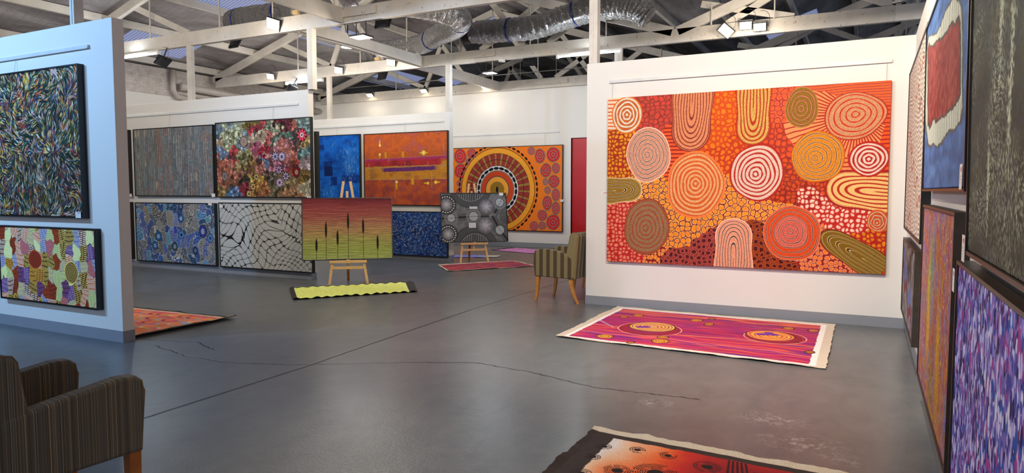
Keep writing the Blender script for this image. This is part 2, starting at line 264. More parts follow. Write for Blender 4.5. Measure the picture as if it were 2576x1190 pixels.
def art_patches():
    A = Art(1.72, .78, 470, [(0, 60), (1215, 62), (1298, 1115), (0, 1030)], 14, (70, 26, 22))
    wp = ((A.n(9, 20, 1, 2) - .5) * .7, (A.n(9, 20, 2, 2) - .5) * .6); sp = A.h / 5.4
    F1, F2, cid, dx, dy = A.voronoi(sp, 31, .5, .78, wp)
    P = [((200, 216, 170), (150, 180, 130)), ((200, 216, 168), (232, 236, 190)), ((150, 66, 34), (96, 36, 22)), ((206, 196, 110), (60, 28, 22)), ((120, 90, 160), (80, 34, 60)), ((226, 220, 224), (90, 36, 34)), ((140, 96, 150), (190, 110, 90)), ((220, 212, 216), (190, 104, 70)), ((176, 190, 226), (96, 110, 176)), ((214, 180, 80), (120, 60, 24)), ((150, 150, 170), (196, 200, 140)), ((72, 52, 110), (150, 130, 200)), ((160, 70, 36), (110, 44, 24)), ((224, 190, 96), (50, 24, 20))]
    i = np.minimum((cid * len(P)).astype(int), len(P) - 1); A1 = np.array([rgb(*p[0]) for p in P])[i]; B1 = np.array([rgb(*p[1]) for p in P])[i]
    a = ((cid * 37) % 1) * .7 - .35 + np.where((cid * 91) % 1 > .5, math.pi / 2, 0); bend = .6 * (dx ** 2 - dy ** 2)
    u = A.X * np.cos(a) + A.Y * np.sin(a); v = -A.X * np.sin(a) + A.Y * np.cos(a)
    row = np.floor((v + bend * sp * .4) / 13); ph = (u + 1.2 * np.sin(v / 7 + row) + row * 3) / 5.6; d = np.abs(ph - np.round(ph)) * 5.6; gap = np.abs((v + bend * sp * .4) / 13 - row - .5) > .40
    t = (np.clip(2.0 - d, 0, 1) * (1 - gap))[..., None]; col = B1 * (1 - t) + A1 * t
    e = (F2 - F1) * sp; t = np.clip(3.6 - e, 0, 1)[..., None]; col = col * (1 - t) + A1 * t; t = np.clip(1.4 - e, 0, 1)[..., None]; col = col * (1 - t) + B1 * .6 * t
    A.a = col
    for x, y, rx, ry, c1, c2, n in ((465, 475, 82, 118, (166, 66, 32), (96, 34, 22), 6.5), (942, 628, 86, 148, (222, 200, 110), (44, 24, 20), 7.5)):
        c = A.ell(x, y, rx, ry); A.rings(c[0], c[1], c[2], c[3], c[0], c[1], [rgb(*c1)], rgb(*c2), n, 1.25, None, .02, 3, rgb(*c1), 0)
    return A.grain(.06)

def art_columns():
    A = Art(2.22, 1.27, 400, None, 15); n = 44; wp = (A.n(3, 7, 1, 1) - .5) * 1.5; cx = A.X / A.w * n + wp
    ci = np.floor(cx).astype(int); fx = cx - ci; r = np.random.RandomState(4); N = 60
    base = np.array([rgb(*c) for c in ((150, 158, 160), (138, 146, 148), (160, 166, 166), (166, 140, 130), (130, 138, 140), (176, 156, 142), (150, 154, 148), (204, 192, 168))])
    rowi = np.clip((A.Y / A.h * 9).astype(int) * N + (ci % N), 0, 9 * N - 1); pick = r.choice(8, 9 * N, p=[.22, .2, .16, .06, .16, .05, .11, .04]); colpick = r.choice([0, 1, 4, 2, 6, 3], N)
    c = base[np.where(r.rand(9 * N)[rowi] < .4, pick[rowi], colpick[ci % N])]
    sl = r.uniform(-1.2, 1.2, N)[ci % N]; ph = (A.Y + sl * fx * 8) / 3.4 + .3 * A.n(30, 30, 5, 1); d = np.abs(ph - np.round(ph)) * 3.1
    t = np.clip(1.05 - d, 0, 1)[..., None] * .72; c = c * (1 - t) + rgb(34, 36, 40) * t; e = np.minimum(fx, 1 - fx) * A.w / n; t = np.clip(1.2 - e, 0, 1)[..., None] * .75; c = c * (1 - t) + rgb(44, 34, 32) * t
    A.a = c * (.92 + .25 * A.n(40, 60, 6, 1)[..., None]); return A.grain(.1)

FLOWER_PAL = [[(120, 140, 156), (190, 200, 160), (140, 110, 50), (170, 50, 60), (150, 150, 120), (100, 34, 40), (206, 110, 90), (120, 140, 130)],
              [(200, 170, 130), (190, 196, 150), (150, 170, 180), (200, 170, 140), (230, 110, 100), (90, 120, 100), (70, 50, 44), (190, 150, 80)],
              [(120, 140, 170), (180, 60, 60), (150, 140, 90), (190, 90, 110), (160, 30, 44), (214, 130, 130), (200, 110, 90), (110, 150, 150)],
              [(220, 120, 90), (180, 110, 90), (140, 110, 60), (190, 120, 110), (110, 140, 190), (200, 120, 150), (170, 60, 56), (190, 170, 180)],
              [(200, 110, 80), (150, 90, 60), (60, 44, 32), (210, 170, 80), (90, 70, 44), (110, 100, 90), (150, 130, 90), (140, 110, 50)],
              [(190, 150, 80), (110, 140, 180), (150, 40, 50), (190, 140, 70), (190, 120, 80), (130, 120, 90), (190, 140, 100), (200, 190, 160)]]
def motif(A, x, y, R, kind, c1, c2, dark, r):
    if kind == 0:
        A.rings(x, y, R, R * 1.1, x, y, [c2, c1], dark, 3.4, .8, None, .03, r.randint(99), dark, 0)
    elif kind == 1:
        n = r.randint(8, 13); A.ellipse(x, y, R * 1.1, R * 1.1, dark)
        for i in range(n):
            t = 6.283 * i / n; A.ellipse(x + math.cos(t) * R * .7, y + math.sin(t) * R * .7, R * .36, R * .19, c1, t)
        A.ellipse(x, y, R * .38, R * .38, c2); A.ellipse(x, y, R * .16, R * .16, dark)
    elif kind == 2:
        for i in range(6):
            t = 6.283 * i / 6; A.ellipse(x + math.cos(t) * R * .4, y + math.sin(t) * R * .4, R * .5, R * .2, c1, t)
        A.ellipse(x, y, R * .22, R * .22, c2)
    elif kind == 3:
        a = r.rand() * 3; A.ellipse(x, y, R * .95, R * .55, dark, a); A.ellipse(x, y, R * .8, R * .42, c1, a); A.ellipse(x, y, R * .5, R * .2, c2, a); A.ellipse(x, y, R * .3, R * .07, dark, a)
    else:
        for q in (-1, 0, 1): A.ellipse(x + q * R * .5, y + q * R * .2, R * .5, R * .2, c1, 1.1 + .3 * q)
def art_flowers():
    A = Art(2.24, 1.31, 420, None, 16); gy, gx = 6, 8; wx = (A.n(6, 9, 1) - .5) * 2.6; wy = (A.n(6, 9, 2) - .5) * 2.2
    I = np.clip((A.Y / A.h * gy + wy).astype(int), 0, gy - 1); J = np.clip((A.X / A.w * gx + wx).astype(int), 0, gx - 1)
    P = np.array(FLOWER_PAL) / 255.; base = P[I, J]; F1, F2, cid, _, _ = A.voronoi(3.1, 5, .6)
    t = np.clip((.52 - F1) * 6, 0, 1)[..., None] * .85; A.a = base * .38 * (1 - t) + (base * .85 + .12) * t; r = A.rs
    for i in range(1150):
        x, y = r.rand() * A.w, r.rand() * A.h; c = base[int(y), int(x)]
        if r.rand() < .62: c = np.clip(c * 1.25 + .1, 0, 1)
        motif(A, x, y, r.uniform(3.6, 6.6), r.randint(5), c, np.clip(base[int(y), int(x)] * .7 + .32 * r.rand(3), 0, 1), base[int(y), int(x)] * .4, r)
    S = A.k * 2.24 / 1325.
    for x, y, R, k, c1, c2 in ((1232, 198, 62, 1, (222, 70, 90), (236, 200, 200)), (425, 285, 52, 0, (206, 176, 156), (190, 160, 150)), (508, 985, 58, 0, (206, 140, 50), (150, 90, 30)), (1152, 580, 48, 0, (140, 30, 34), (220, 180, 150)), (130, 670, 44, 0, (176, 166, 160), (140, 130, 130)), (868, 430, 44, 1, (196, 180, 220), (90, 110, 150)), (958, 428, 44, 1, (196, 180, 220), (90, 110, 150)), (915, 565, 42, 1, (196, 170, 220), (120, 90, 130)), (1008, 628, 42, 1, (190, 180, 230), (120, 90, 130)), (920, 698, 44, 1, (200, 180, 224), (120, 90, 130)), (595, 655, 34, 1, (240, 214, 140), (120, 70, 40)), (547, 760, 36, 1, (240, 214, 140), (120, 70, 40)), (484, 840, 34, 1, (240, 214, 140), (120, 70, 40)), (567, 888, 32, 1, (240, 200, 120), (120, 70, 40)), (1240, 1015, 44, 3, (220, 212, 190), (90, 70, 60)), (1295, 1100, 44, 3, (226, 216, 190), (60, 50, 44)), (1200, 1110, 40, 3, (226, 216, 190), (60, 50, 44)), (1185, 950, 38, 3, (220, 212, 190), (60, 50, 44)), (1165, 1020, 38, 3, (220, 212, 190), (60, 50, 44)), (620, 480, 20, 0, (220, 190, 190), (150, 30, 40)), (660, 490, 20, 0, (220, 190, 190), (150, 30, 40)), (900, 130, 28, 2, (214, 206, 170), (214, 206, 170)), (980, 125, 26, 2, (214, 206, 150), (214, 206, 170)), (855, 195, 24, 2, (222, 200, 160), (214, 206, 170)), (865, 300, 24, 2, (220, 220, 180), (214, 206, 170))):
        motif(A, (x - 15) * S, (y - 100 + 75 * (x / 1325.)) * S * .97, R * S, k, rgb(*c1), rgb(*c2), rgb(40, 26, 26), r)
    return A

def art_bluedots():
    A = Art(2.24, 1.12, 420, None, 17); wx = (A.n(5, 8, 1) - .5) * 2.2; wy = (A.n(5, 8, 2) - .5) * 2.2; sp = A.h / 6.0
    F1, F2, cid, dx, dy = A.voronoi(sp, 9, .8, .8, (wx, wy))
    P = np.array([rgb(*c) for c in ((176, 168, 148), (40, 84, 160), (160, 156, 146), (26, 54, 120), (70, 130, 180), (150, 146, 140), (60, 130, 150), (168, 160, 140), (90, 104, 160), (24, 60, 100), (130, 140, 150), (46, 70, 150))]); i = np.minimum((cid * 12).astype(int), 11); base = P[i]
    big = ((cid * 57) % 1) > .55; G1, _, g, _, _ = A.voronoi(3.0, 5, .6); H1, _, _, _, _ = A.voronoi(6.2, 6, .5)
    dot = np.where(big, np.clip((.42 - H1) * 6, 0, 1), np.clip((.5 - G1) * 5, 0, 1))[..., None]
    lum = base.mean(-1, keepdims=True); dk = np.where(lum > .5, base * .35 + np.array([.02, .05, .12]), base * .8); lt = np.where(lum > .5, base * 1.12, base * .8 + .32)
    A.a = dk * (1 - dot) + lt * dot; e = (F2 - F1) * sp; t = np.clip(2.2 - e, 0, 1)[..., None]; A.a = A.a * (1 - t) + rgb(190, 190, 184) * t; r = A.rs; s = A.w / 1350.
    for x, y, R, k, c1, c2 in ((445, 440, 52, 1, (60, 120, 180), (200, 220, 230)), (380, 555, 48, 1, (60, 120, 180), (180, 210, 230)), (845, 215, 44, 1, (60, 130, 190), (220, 230, 240)), (1200, 360, 62, 0, (60, 74, 160), (190, 196, 214)), (1320, 435, 44, 1, (96, 140, 190), (40, 60, 130)), (845, 410, 46, 1, (90, 140, 190), (30, 40, 80)), (725, 555, 46, 0, (70, 110, 120), (190, 200, 200)), (235, 905, 42, 1, (80, 130, 190), (200, 200, 190)), (845, 70, 40, 0, (70, 100, 150), (160, 170, 190)), (1070, 590, 40, 0, (50, 90, 150), (150, 180, 190))):
        motif(A, (x - 50) * s, (y - 40) * s * .95, R * s, k, rgb(*c1), rgb(*c2), rgb(20, 28, 60), r)
    for x, y, w in ((750, 355, 55),):
        for q in range(6): A.ellipse((x - 50) * s + r.randn() * 5, (y - 40) * s + r.randn() * 6, 6, 8, rgb(70, 70, 160))
    for i in range(60):
        a = r.rand() * 6.28; A.ellipse((745 - 50 + r.randn() * 60) * s, (660 - 40 + r.randn() * 30) * s, 1.8, 1.8, rgb(226, 222, 204))
    return A

def art_leaves():
    A = Art(2.20, 1.14, 430, None, 18); u, v = A.X / A.w, A.Y / A.h
    X = A.X + (A.n(2, 3, 1, 1) - .5) * 70 + 22 * np.sin(v * 4 + u * 3); Y = A.Y + (A.n(2, 3, 2, 1) - .5) * 60 + 26 * np.sin(u * 7.5 + 1.2 * v) + 30 * u * v
    X2 = A.X * .25 + A.Y + 14 * np.sin(u * 9); Y2 = A.X + 16 * np.sin(v * 5 + 1)
    sel = (u - .74 + .10 * np.sin(v * 8)) > 0; sel2 = sel & (v < .42 + .06 * np.sin(u * 30)); xr = np.where(sel2, X2, X); yr = np.where(sel2, Y2, Y)
    rp = 17.0; wl = 40.0; q = yr / rp; i0 = np.floor(q); best = np.full(X.shape, 9.); sg = np.zeros(X.shape)
    def off(i): return .42 * np.sin(xr / wl * 2 * math.pi + math.pi * (i % 2) + .5 * np.sin(i * 1.7)) + .06 * np.sin(xr / wl * 3.3 + i * 2.1)
    for o in (-1, 0, 1, 2):
        i = i0 + o; d = np.abs(q - i - off(i)); sg = np.where(d < best, q - i - off(i), sg); best = np.minimum(best, d)
    d = best * rp; th = .9 + 1.1 * (np.sin(xr / wl * math.pi * 2 + 2.2 * i0) > 0) * np.abs(np.sin(xr / wl * math.pi * 2))
    h = np.sin(sg * rp * 2.3 + 1.6 * A.n(30, 30, 6, 2)); g = (164 + 52 * sst(-.9, .7, h)) / 255.; c = g[..., None] * np.array([1, 1, .97])
    t = np.clip(th * 1.3 - d + .3, 0, 1)[..., None]; A.a = c * (1 - t) + rgb(22, 20, 24) * t
    return A.grain(.07)

def art_royal():
    A = Art(1.36, 1.62, 260, None, 19, (8, 84, 178)); f = A.full(); n = A.n(10, 6, 1); r = A.rs
    A.a = pal(n, [(8, 70, 160), (10, 92, 196), (20, 110, 214), (10, 84, 184)]); S = A.w / 745.
    for x0, y0, x1, y1, c, a in ((80, 200, 210, 255, (10, 44, 110), .8), (200, 410, 340, 480, (8, 40, 110), .7), (205, 480, 345, 600, (8, 24, 80), .85), (315, 610, 415, 720, (8, 36, 110), .8), (490, 590, 780, 690, (8, 44, 124), .7), (400, 370, 560, 580, (10, 80, 176), .5), (0, 430, 120, 560, (8, 50, 130), .7), (0, 700, 110, 940, (8, 50, 134), .7), (0, 935, 780, 1070, (8, 30, 104), .85), (100, 960, 320, 1060, (8, 22, 84), .7), (0, 1070, 780, 1300, (8, 60, 160), .6), (560, 240, 780, 560, (30, 120, 220), .5), (180, 720, 420, 930, (14, 106, 206), .6), (340, 80, 560, 400, (14, 100, 206), .5), (430, 690, 660, 930, (10, 88, 190), .6)):
        A.rect((x0 - 40) * S, (y0 - 90) * S, (x1 - 40) * S, (y1 - 90) * S, rgb(*c), a, 2.0)
    m = sst(.62, .8, A.n(14, 40, 5, 2)) * sst(.45, .8, A.n(6, 8, 8)); A.mix(f, m * .55, rgb(120, 180, 236)); ang = np.full((A.h, A.w), math.pi / 2)
    A.dabs(150, ang, 16, .8, lambda x, y, r: rgb(110, 170, 236) if r.rand() < .7 else rgb(206, 214, 190), .3, xy=lambda r: ((600 + r.randn() * 70) * S, (360 + r.randn() * 110) * S))
    A.dabs(90, ang, 14, .8, lambda x, y, r: rgb(120, 180, 240), .3, xy=lambda r: ((230 + r.randn() * 60) * S, (740 + r.randn() * 60) * S))
    return A.grain(.06)

def art_sunset():
    A = Art(2.22, 1.58, 400, [(35, 75), (1240, 35), (1255, 1175), (50, 1150)], 20); f = A.full(); n = A.n(8, 9, 1)
    A.a = pal(n, [(196, 90, 96), (206, 92, 40), (226, 104, 34), (200, 84, 60)])
    def sy(y, x=640): return A.P(x, y)[1]
    xx = A.X / A.w
    def band(y0l, y0r, y1l, y1r, col, x0=0., x1=1., a=1.):
        t0 = sy(y0l, 40) * (1 - xx) + sy(y0r, 1240) * xx + (A.n(4, 20, 7) - .5) * 4; t1 = sy(y1l, 40) * (1 - xx) + sy(y1r, 1240) * xx + (A.n(4, 20, 8) - .5) * 4
        A.mix(f, sst(-1, 1, A.Y - t0) * sst(-1, 1, t1 - A.Y) * (xx > x0 + .02 * np.sin(A.Y)) * (xx < x1 + .02 * np.sin(A.Y * 1.3)) * a, col)
    band(770, 765, 1300, 1300, pal(A.n(8, 10, 3), [(150, 60, 60), (180, 70, 44), (206, 88, 40), (170, 70, 70)]))
    band(560, 540, 775, 765, pal(A.n(8, 10, 4), [(170, 110, 50), (206, 140, 40), (220, 150, 40), (190, 110, 40)])); band(565, 480, 720, 660, rgb(220, 150, 40), .93, 1.1)
    band(455, 405, 570, 545, pal(A.n(8, 10, 5), [(140, 26, 50), (170, 30, 50), (200, 34, 50), (150, 26, 60)]), 0, .93); band(455, 405, 490, 450, rgb(186, 40, 110)); band(600, 560, 660, 620, rgb(92, 34, 124), .23, .87)
    for v, xs in ((.0, 0),):
        for y0, y1 in ((456, 406), (596, 550), (770, 760)): A.line([(p, sy(y0, 40) * (1 - p / A.w) + sy(y1, 1240) * p / A.w + 1.2 * math.sin(p * .2)) for p in range(0, A.w, 6)], .6, rgb(180, 170, 150))
    r = A.rs; m = r.rand(A.h, A.w); A.mix(f, (m < .28) * .45, rgb(70, 50, 60)); A.mix(f, (m > .8) * .4, rgb(240, 150, 70))
    def blob(x, y, R, ax, ay):
        px, py = A.P(x, y); A.ellipse(px + ax * 8, py + ay * 9, 3.2 + abs(ax) * 9, 3.2 + abs(ay) * 11, rgb(238, 186, 30)); A.ellipse(px, py, R, R, rgb(244, 200, 40)); A.ellipse(px, py, R * .5, R * .5, rgb(250, 240, 200))
    blob(265, 240, 6, 0, -1); blob(265, 380, 6, 0, .6); blob(905, 362, 10, 0, 0); blob(905, 362, 10, 1, 0); blob(905, 362, 10, -1, 0); blob(514, 807, 6.5, 0, 1.4); blob(972, 830, 6, -1, 0); blob(1085, 817, 7, 1, 0)
    for x, y in ((350, 390), (603, 380), (755, 810), (740, 800)): px, py = A.P(x, y); A.rect(px - 5, py - 11, px + 5, py + 11, rgb(224, 170, 40), .85)
    for x, y0, y1 in ((1195, 230, 325), (395, 440, 500), (635, 495, 575), (968, 495, 555), (105, 520, 600), (1027, 670, 900), (492, 700, 1060), (1175, 540, 610)):
        A.line([A.P(x, y0), A.P(x, y1)], .8, rgb(190, 176, 150))
    return A

def art_navy():
    A = Art(2.20, .95, 400, None, 21, (20, 44, 104)); A.a = pal(A.n(6, 10, 1), [(16, 34, 84), (22, 54, 120), (30, 70, 140)]); ang = .8 + (A.n(7, 12, 2, 2) - .5) * 7
    A.dabs(5200, ang, 9, 1.15, lambda x, y, r: (rgb(28, 62, 130), rgb(60, 100, 166), rgb(120, 150, 190), rgb(14, 24, 60), rgb(206, 204, 190), rgb(16, 40, 100), rgb(90, 120, 170))[r.choice(7, p=[.2, .2, .14, .2, .1, .08, .08])], .3, True, .12)
    return A

def art_stripes():
    A = Art(1.40, .98, 440, [(77, 600), (635, 605), (652, 993), (92, 1012)], 22); t = A.Y / A.h
    c = pal(.2 + .6 * np.clip(t + (A.n(40, 3, 1, 1) - .5) * .10, 0, 1), [(146, 50, 62), (190, 84, 84), (206, 110, 96), (222, 160, 116), (226, 186, 118), (206, 204, 110), (196, 212, 108), (206, 220, 130)])
    nb = 46; ph = t * nb + .25 * A.n(46, 8, 3, 2); d = np.abs(ph - np.floor(ph) - .5); m = np.clip((d - .24) * 9 , 0, 1)[..., None]; A.a = c * (1 - m) + rgb(28, 22, 24) * m; A.grain(.09)
    for x, y0, y1 in ((235, 760, 862), (373, 702, 806), (468, 740, 834), (310, 816, 912), (177, 873, 956), (560, 848, 938)):
        a = A.P(x, y0); b = A.P(x, y1); cxm = (a[0] + b[0]) / 2; cym = (a[1] + b[1]) / 2; L = (b[1] - a[1]) / 2
        A.ellipse(cxm, cym, 5.4, L, rgb(30, 26, 20)); A.line([(a[0], a[1] - 6), (b[0] + 1, A.h)], .9, rgb(30, 26, 20))
    return A

def art_grey():
    A = Art(1.40, 1.02, 400, [(80, 104), (1318, 104), (1392, 1072), (150, 1122)], 23, (104, 104, 106)); f = A.full(); k = A.k * 1.4 / 1245.
    g = .42 + .16 * (A.n(30, 30, 1, 2) - .5) + .10 * np.sin((A.X * .8 + A.Y * 1.2) * .9 + 6 * A.n(4, 4, 2)); A.a = g[..., None] * np.array([1, 1, 1.01])
    def cir(x, y, r0, r1, col, a=1., rr=None):
        p = A.P(x, y); d = np.hypot(A.X - p[0], A.Y - p[1]); A.mix(f, a * np.clip(d - r0 * k + .5, 0, 1) * np.clip(r1 * k - d + .5, 0, 1), col); return d, np.arctan2(A.Y - p[1], A.X - p[0]), p
    wh = rgb(206, 206, 210); bk = rgb(20, 20, 22); dg = rgb(70, 70, 72)
    for x, y, R in ((640, -50, 405), (790, 1250, 435)):
        cir(x, y, 0, R + 8, bk); cir(x, y, 0, R, dg)
        for q in range(6): cir(x, y, R - 8 - q * 18, R - 4 - q * 18, rgb(130, 130, 132), .6)
        d, th, p = cir(x, y, 0, 292, rgb(150, 150, 150)); st = (np.abs(((A.X - p[0]) / (34 * k)) % 1 - .5) < .33); A.mix(f, (d < 284 * k) * st * 1., rgb(44, 44, 46))
    for x, y in ((1420, 570),):
        for q in range(6): cir(x, y, 60 + q * 26, 68 + q * 26, bk, .8)
    pts = [A.P(*p) for p in ((90, 628), (300, 615), (730, 575), (1095, 580), (1205, 330), (1290, 120))]; pt2 = [A.P(*p) for p in ((1095, 580), (1240, 848), (1400, 1060))]
    def sd(ps):
        D = np.full((A.h, A.w), 1e9); T = np.zeros((A.h, A.w)); acc = 0
        for (x0, y0), (x1, y1) in zip(ps[:-1], ps[1:]):
            L = math.hypot(x1 - x0, y1 - y0); X, Y = A.X - x0, A.Y - y0; t = np.clip((X * (x1 - x0) + Y * (y1 - y0)) / L ** 2, 0, 1); d = np.hypot(X - t * (x1 - x0), Y - t * (y1 - y0)); lt = d < D; D[lt] = d[lt]; T[lt] = (acc + t * L)[lt]; acc += L
        return D, T
    for ps in (pts, pt2):
        D, T = sd(ps); 
        for x, y, R in ((300, 615, 75), (730, 575, 88), (1213, 285, 80), (1240, 848, 85)):
            p = A.P(x, y); D = np.minimum(D, np.maximum(np.hypot(A.X - p[0], A.Y - p[1]) - R * k * .75, 0))
        A.mix(f, np.clip(78 * k - D + .5, 0, 1), rgb(120, 120, 122)); A.mix(f, (D < 72 * k) * (D > 18 * k) * (np.abs((T / (22 * k)) % 1 - .5) < .22) * 1., rgb(30, 30, 32)); A.mix(f, np.clip(12 * k - D + .5, 0, 1), rgb(60, 60, 62)); A.mix(f, np.clip(2.0 - np.abs(D - 12 * k), 0, 1), bk)
    for x, y, R, ring in ((195, 335, 125, 1), (965, 375, 150, 0), (965, 755, 165, 0), (255, 950, 118, 1)):
        if ring:
            cir(x, y, 0, R + 62, bk); cir(x, y, 0, R + 52, rgb(90, 90, 92)); d, th, p = cir(x, y, R, R + 40, rgb(30, 30, 32)); A.mix(f, (np.abs(d - (R + 22) * k) < 9 * k) * (np.abs((th * 20 / 6.283) % 1 - .5) < .3) * 1., rgb(220, 220, 222))
        d, th, p = cir(x, y, 0, R, rgb(84, 82, 86)); rr = np.clip(1 - d / (R * k), 0, 1); ray = .5 + .5 * np.sin(th * 46 + 3 * np.sin(th * 13)); A.mix(f, (rr > 0) * np.clip(rr ** .8 * (.35 + .75 * ray), 0, 1), rgb(226, 222, 232))
    for x, y, R in ((300, 615, 75), (730, 575, 88), (1213, 285, 80), (1240, 848, 85)):
        cir(x, y, 0, R + 8, bk); cir(x, y, 0, R, rgb(166, 170, 174)); cir(x, y, 0, 14, bk); cir(x, y, 0, 11, rgb(230, 230, 230))
    for ps in (pts, pt2):
        A.line(ps, .8, bk)
    for x0, y0, x1, y1 in ((640, 370, 800, 420), (640, 705, 790, 812)):
        a = A.P(x0, y0); b = A.P(x1, y1); A.rect(a[0] - 2, a[1] - 2, b[0] + 2, b[1] + 2, bk); A.rect(a[0], a[1], b[0], b[1], rgb(210, 210, 214))
    return A.grain(.12)

def art_ripples():
    A = Art(2.46, 1.57, 260, None, 24); h = A.Y / 4.2 + 3.5 * A.n(4, 16, 1, 2) + .8 * np.sin(A.X / 6.); s = sst(-.5, .6, np.sin(h * 6.283)); g = .38 + .42 * s; A.a = g[..., None] * np.array([1, .93, .9])
    for i in range(9):
        y = 12 + i * 19; x = A.rs.rand() * 180; A.line([(x + q * 8, y + 8 * math.sin(q * .8 + i) + q * 2.) for q in range(10)], 1.3, rgb(128, 62, 46))
    return A
def art_island():
    A = Art(2.40, 1.12, 330, [(2336, 78), (2449, -232), (2423, 470.5), (2320, 475)], 25, (84, 114, 170)); A.a = pal(A.n(10, 14, 1), [(70, 96, 150), (84, 116, 172), (96, 128, 184)]); f = A.full(); s = np.sin(A.Y / 3.4 * 1.5 + 9 * A.n(8, 10, 3)); A.a *= (1 + .07 * s)[..., None]
    uu = A.X + (A.n(12, 12, 9) - .5) * 9; vv = A.Y + (A.n(12, 12, 11) - .5) * 9
    def poly(pts, col, g=0.0):
        m = np.zeros((A.h, A.w), bool); pts = [A.P(*p) for p in pts]; n = len(pts)
        if g:
            gx = sum(p[0] for p in pts) / n; gy = sum(p[1] for p in pts) / n; pts = [(gx + (x - gx) * (1 + g), gy + (y - gy) * (1 + g)) for x, y in pts]
        for i in range(n):
            (x0, y0), (x1, y1) = pts[i], pts[(i + 1) % n]; c = ((y0 > vv) != (y1 > vv)) & (uu < (x1 - x0) * (vv - y0) / (y1 - y0 + 1e-9) + x0); m ^= c
        A.mix(f, m.astype(float), col)
    st = np.sin(A.X / 2.4 + 8 * A.n(6, 6, 5))[..., None]
    W_ = [(2330, 146), (2339, 98), (2356, 86), (2376, 45), (2396, 2), (2412, -8), (2418, 30), (2418, 250), (2410, 306), (2386, 322), (2361, 353), (2334, 362), (2328, 302)]
    R_ = [(2337, 124), (2361, 108), (2389, 71), (2407, 50), (2412, 66), (2411, 222), (2399, 252), (2366, 290), (2346, 302), (2339, 317), (2334, 312)]
    poly(W_, rgb(96, 94, 92), .05); poly(W_, rgb(206, 200, 186) * (1 + .1 * st)); poly(R_, rgb(84, 78, 76), .07); poly(R_, pal(A.n(30, 30, 6), [(136, 46, 50), (156, 64, 62), (176, 88, 76)]))
    return A.grain(.07)
def art_dark():
    A = Art(1.55, 1.42, 430, None, 26, (44, 46, 44)); A.a = pal(A.n(14, 5, 1), [(46, 50, 46), (56, 58, 52), (52, 58, 62), (62, 62, 54)]); ang = 1.2 + (A.n(7, 9, 2, 2) - .5) * 3.4; n = A.n(9, 4, 4); b = np.clip(.55 + 1.2 * (n - .5), .25, 1.0)
    A.dabs(12000, ang, 5.6, .9, lambda x, y, r: rgb(176, 176, 158) * b[y, x] + .02 * r.rand(), .25)
    for x, y, l in ((.46, .55, 50), (.60, .60, 60), (.58, .78, 45), (.33, .95, 50), (.62, .42, 30)):
        A.dabs(150, ang * 0 + 1.45, 6, 1.0, lambda x, y, r: rgb(172, 172, 156), .3, xy=lambda r, x=x, y=y, l=l: (x * A.w * .9 + r.randn() * 5, y * A.h * .85 + r.randn() * l * .5))
    return A
def art_rainbow():
    A = Art(1.95, 1.17, 340, None, 27); n = .62 * A.n(3, 26, 1, 2) + .38 * A.n(12, 40, 2, 2)
    A.a = pal(n, [(150, 120, 180), (214, 110, 70), (120, 110, 170), (206, 150, 90), (150, 84, 110), (206, 96, 60), (196, 150, 50), (140, 100, 170), (130, 140, 120), (170, 100, 150)]); A.a *= .92
    for x, y, c in ((.33, .45, (190, 190, 40)), (.68, .62, (220, 160, 20)), (.36, .6, (226, 150, 50)), (.7, .8, (206, 140, 20)), (.5, .9, (150, 124, 30)), (.42, .3, (110, 150, 110))):
        m = np.exp(-((A.X / A.w - x) / .05) ** 2 - ((A.Y / A.h - y) / .22) ** 2); A.mix(A.full(), m * .85, rgb(*c))
    A.dabs(5200, A.n(6, 6, 8) * 4, 4.2, .8, lambda x, y, r: np.clip(A.a[y, x] * r.uniform(.6, 1.6) + .06 * (r.rand(3) - .5), 0, 1), .5)
    return A
def art_violet():
    A = Art(1.55, .98, 420, None, 28); A.a = pal(A.n(8, 26, 1), [(60, 60, 130), (110, 96, 170), (150, 130, 190), (120, 80, 150)]); P = [rgb(*c) for c in ((222, 210, 236), (60, 50, 110), (80, 76, 160), (160, 140, 206), (180, 74, 146), (50, 90, 170), (44, 26, 76), (236, 224, 240), (130, 110, 184), (196, 176, 224))]; zn = A.n(8, 14, 5)
    A.dabs(4800, np.full((A.h, A.w), math.pi / 2), 13, 3.4, lambda x, y, r: P[int(zn[y, x] * 14) % 10] if r.rand() < .3 else P[r.randint(10)], .12, False)
    return A
def art_small():
    A = Art(2.0, .73, 220, None, 29, (84, 78, 74)); s = np.sin(A.X / 1.6 + 5 * A.n(6, 8, 1)); A.a = (pal(A.n(4, 8, 2), [(50, 38, 34), (110, 104, 100), (130, 124, 118), (60, 44, 38)]).T * (1 + .2 * s).T).T; u, v = A.X / A.w, A.Y / A.h
    m = (np.abs(v - .25 - u * .55 + .1 * np.sin(u * 20)) < .10); A.mix(A.full(), m * .9, rgb(84, 100, 150)); m = (np.abs(v - .42 - u * .5 + .1 * np.sin(u * 17 + 1)) < .07); A.mix(A.full(), m * .9, rgb(110, 44, 44))
    return A
def art_zigzag(h=1.27):
    A = Art(.9, h, 60, None, 30, (60, 30, 26)); A.a[(A.Y.astype(int) // 3) % 2 == 0] = rgb(120, 60, 44); return A

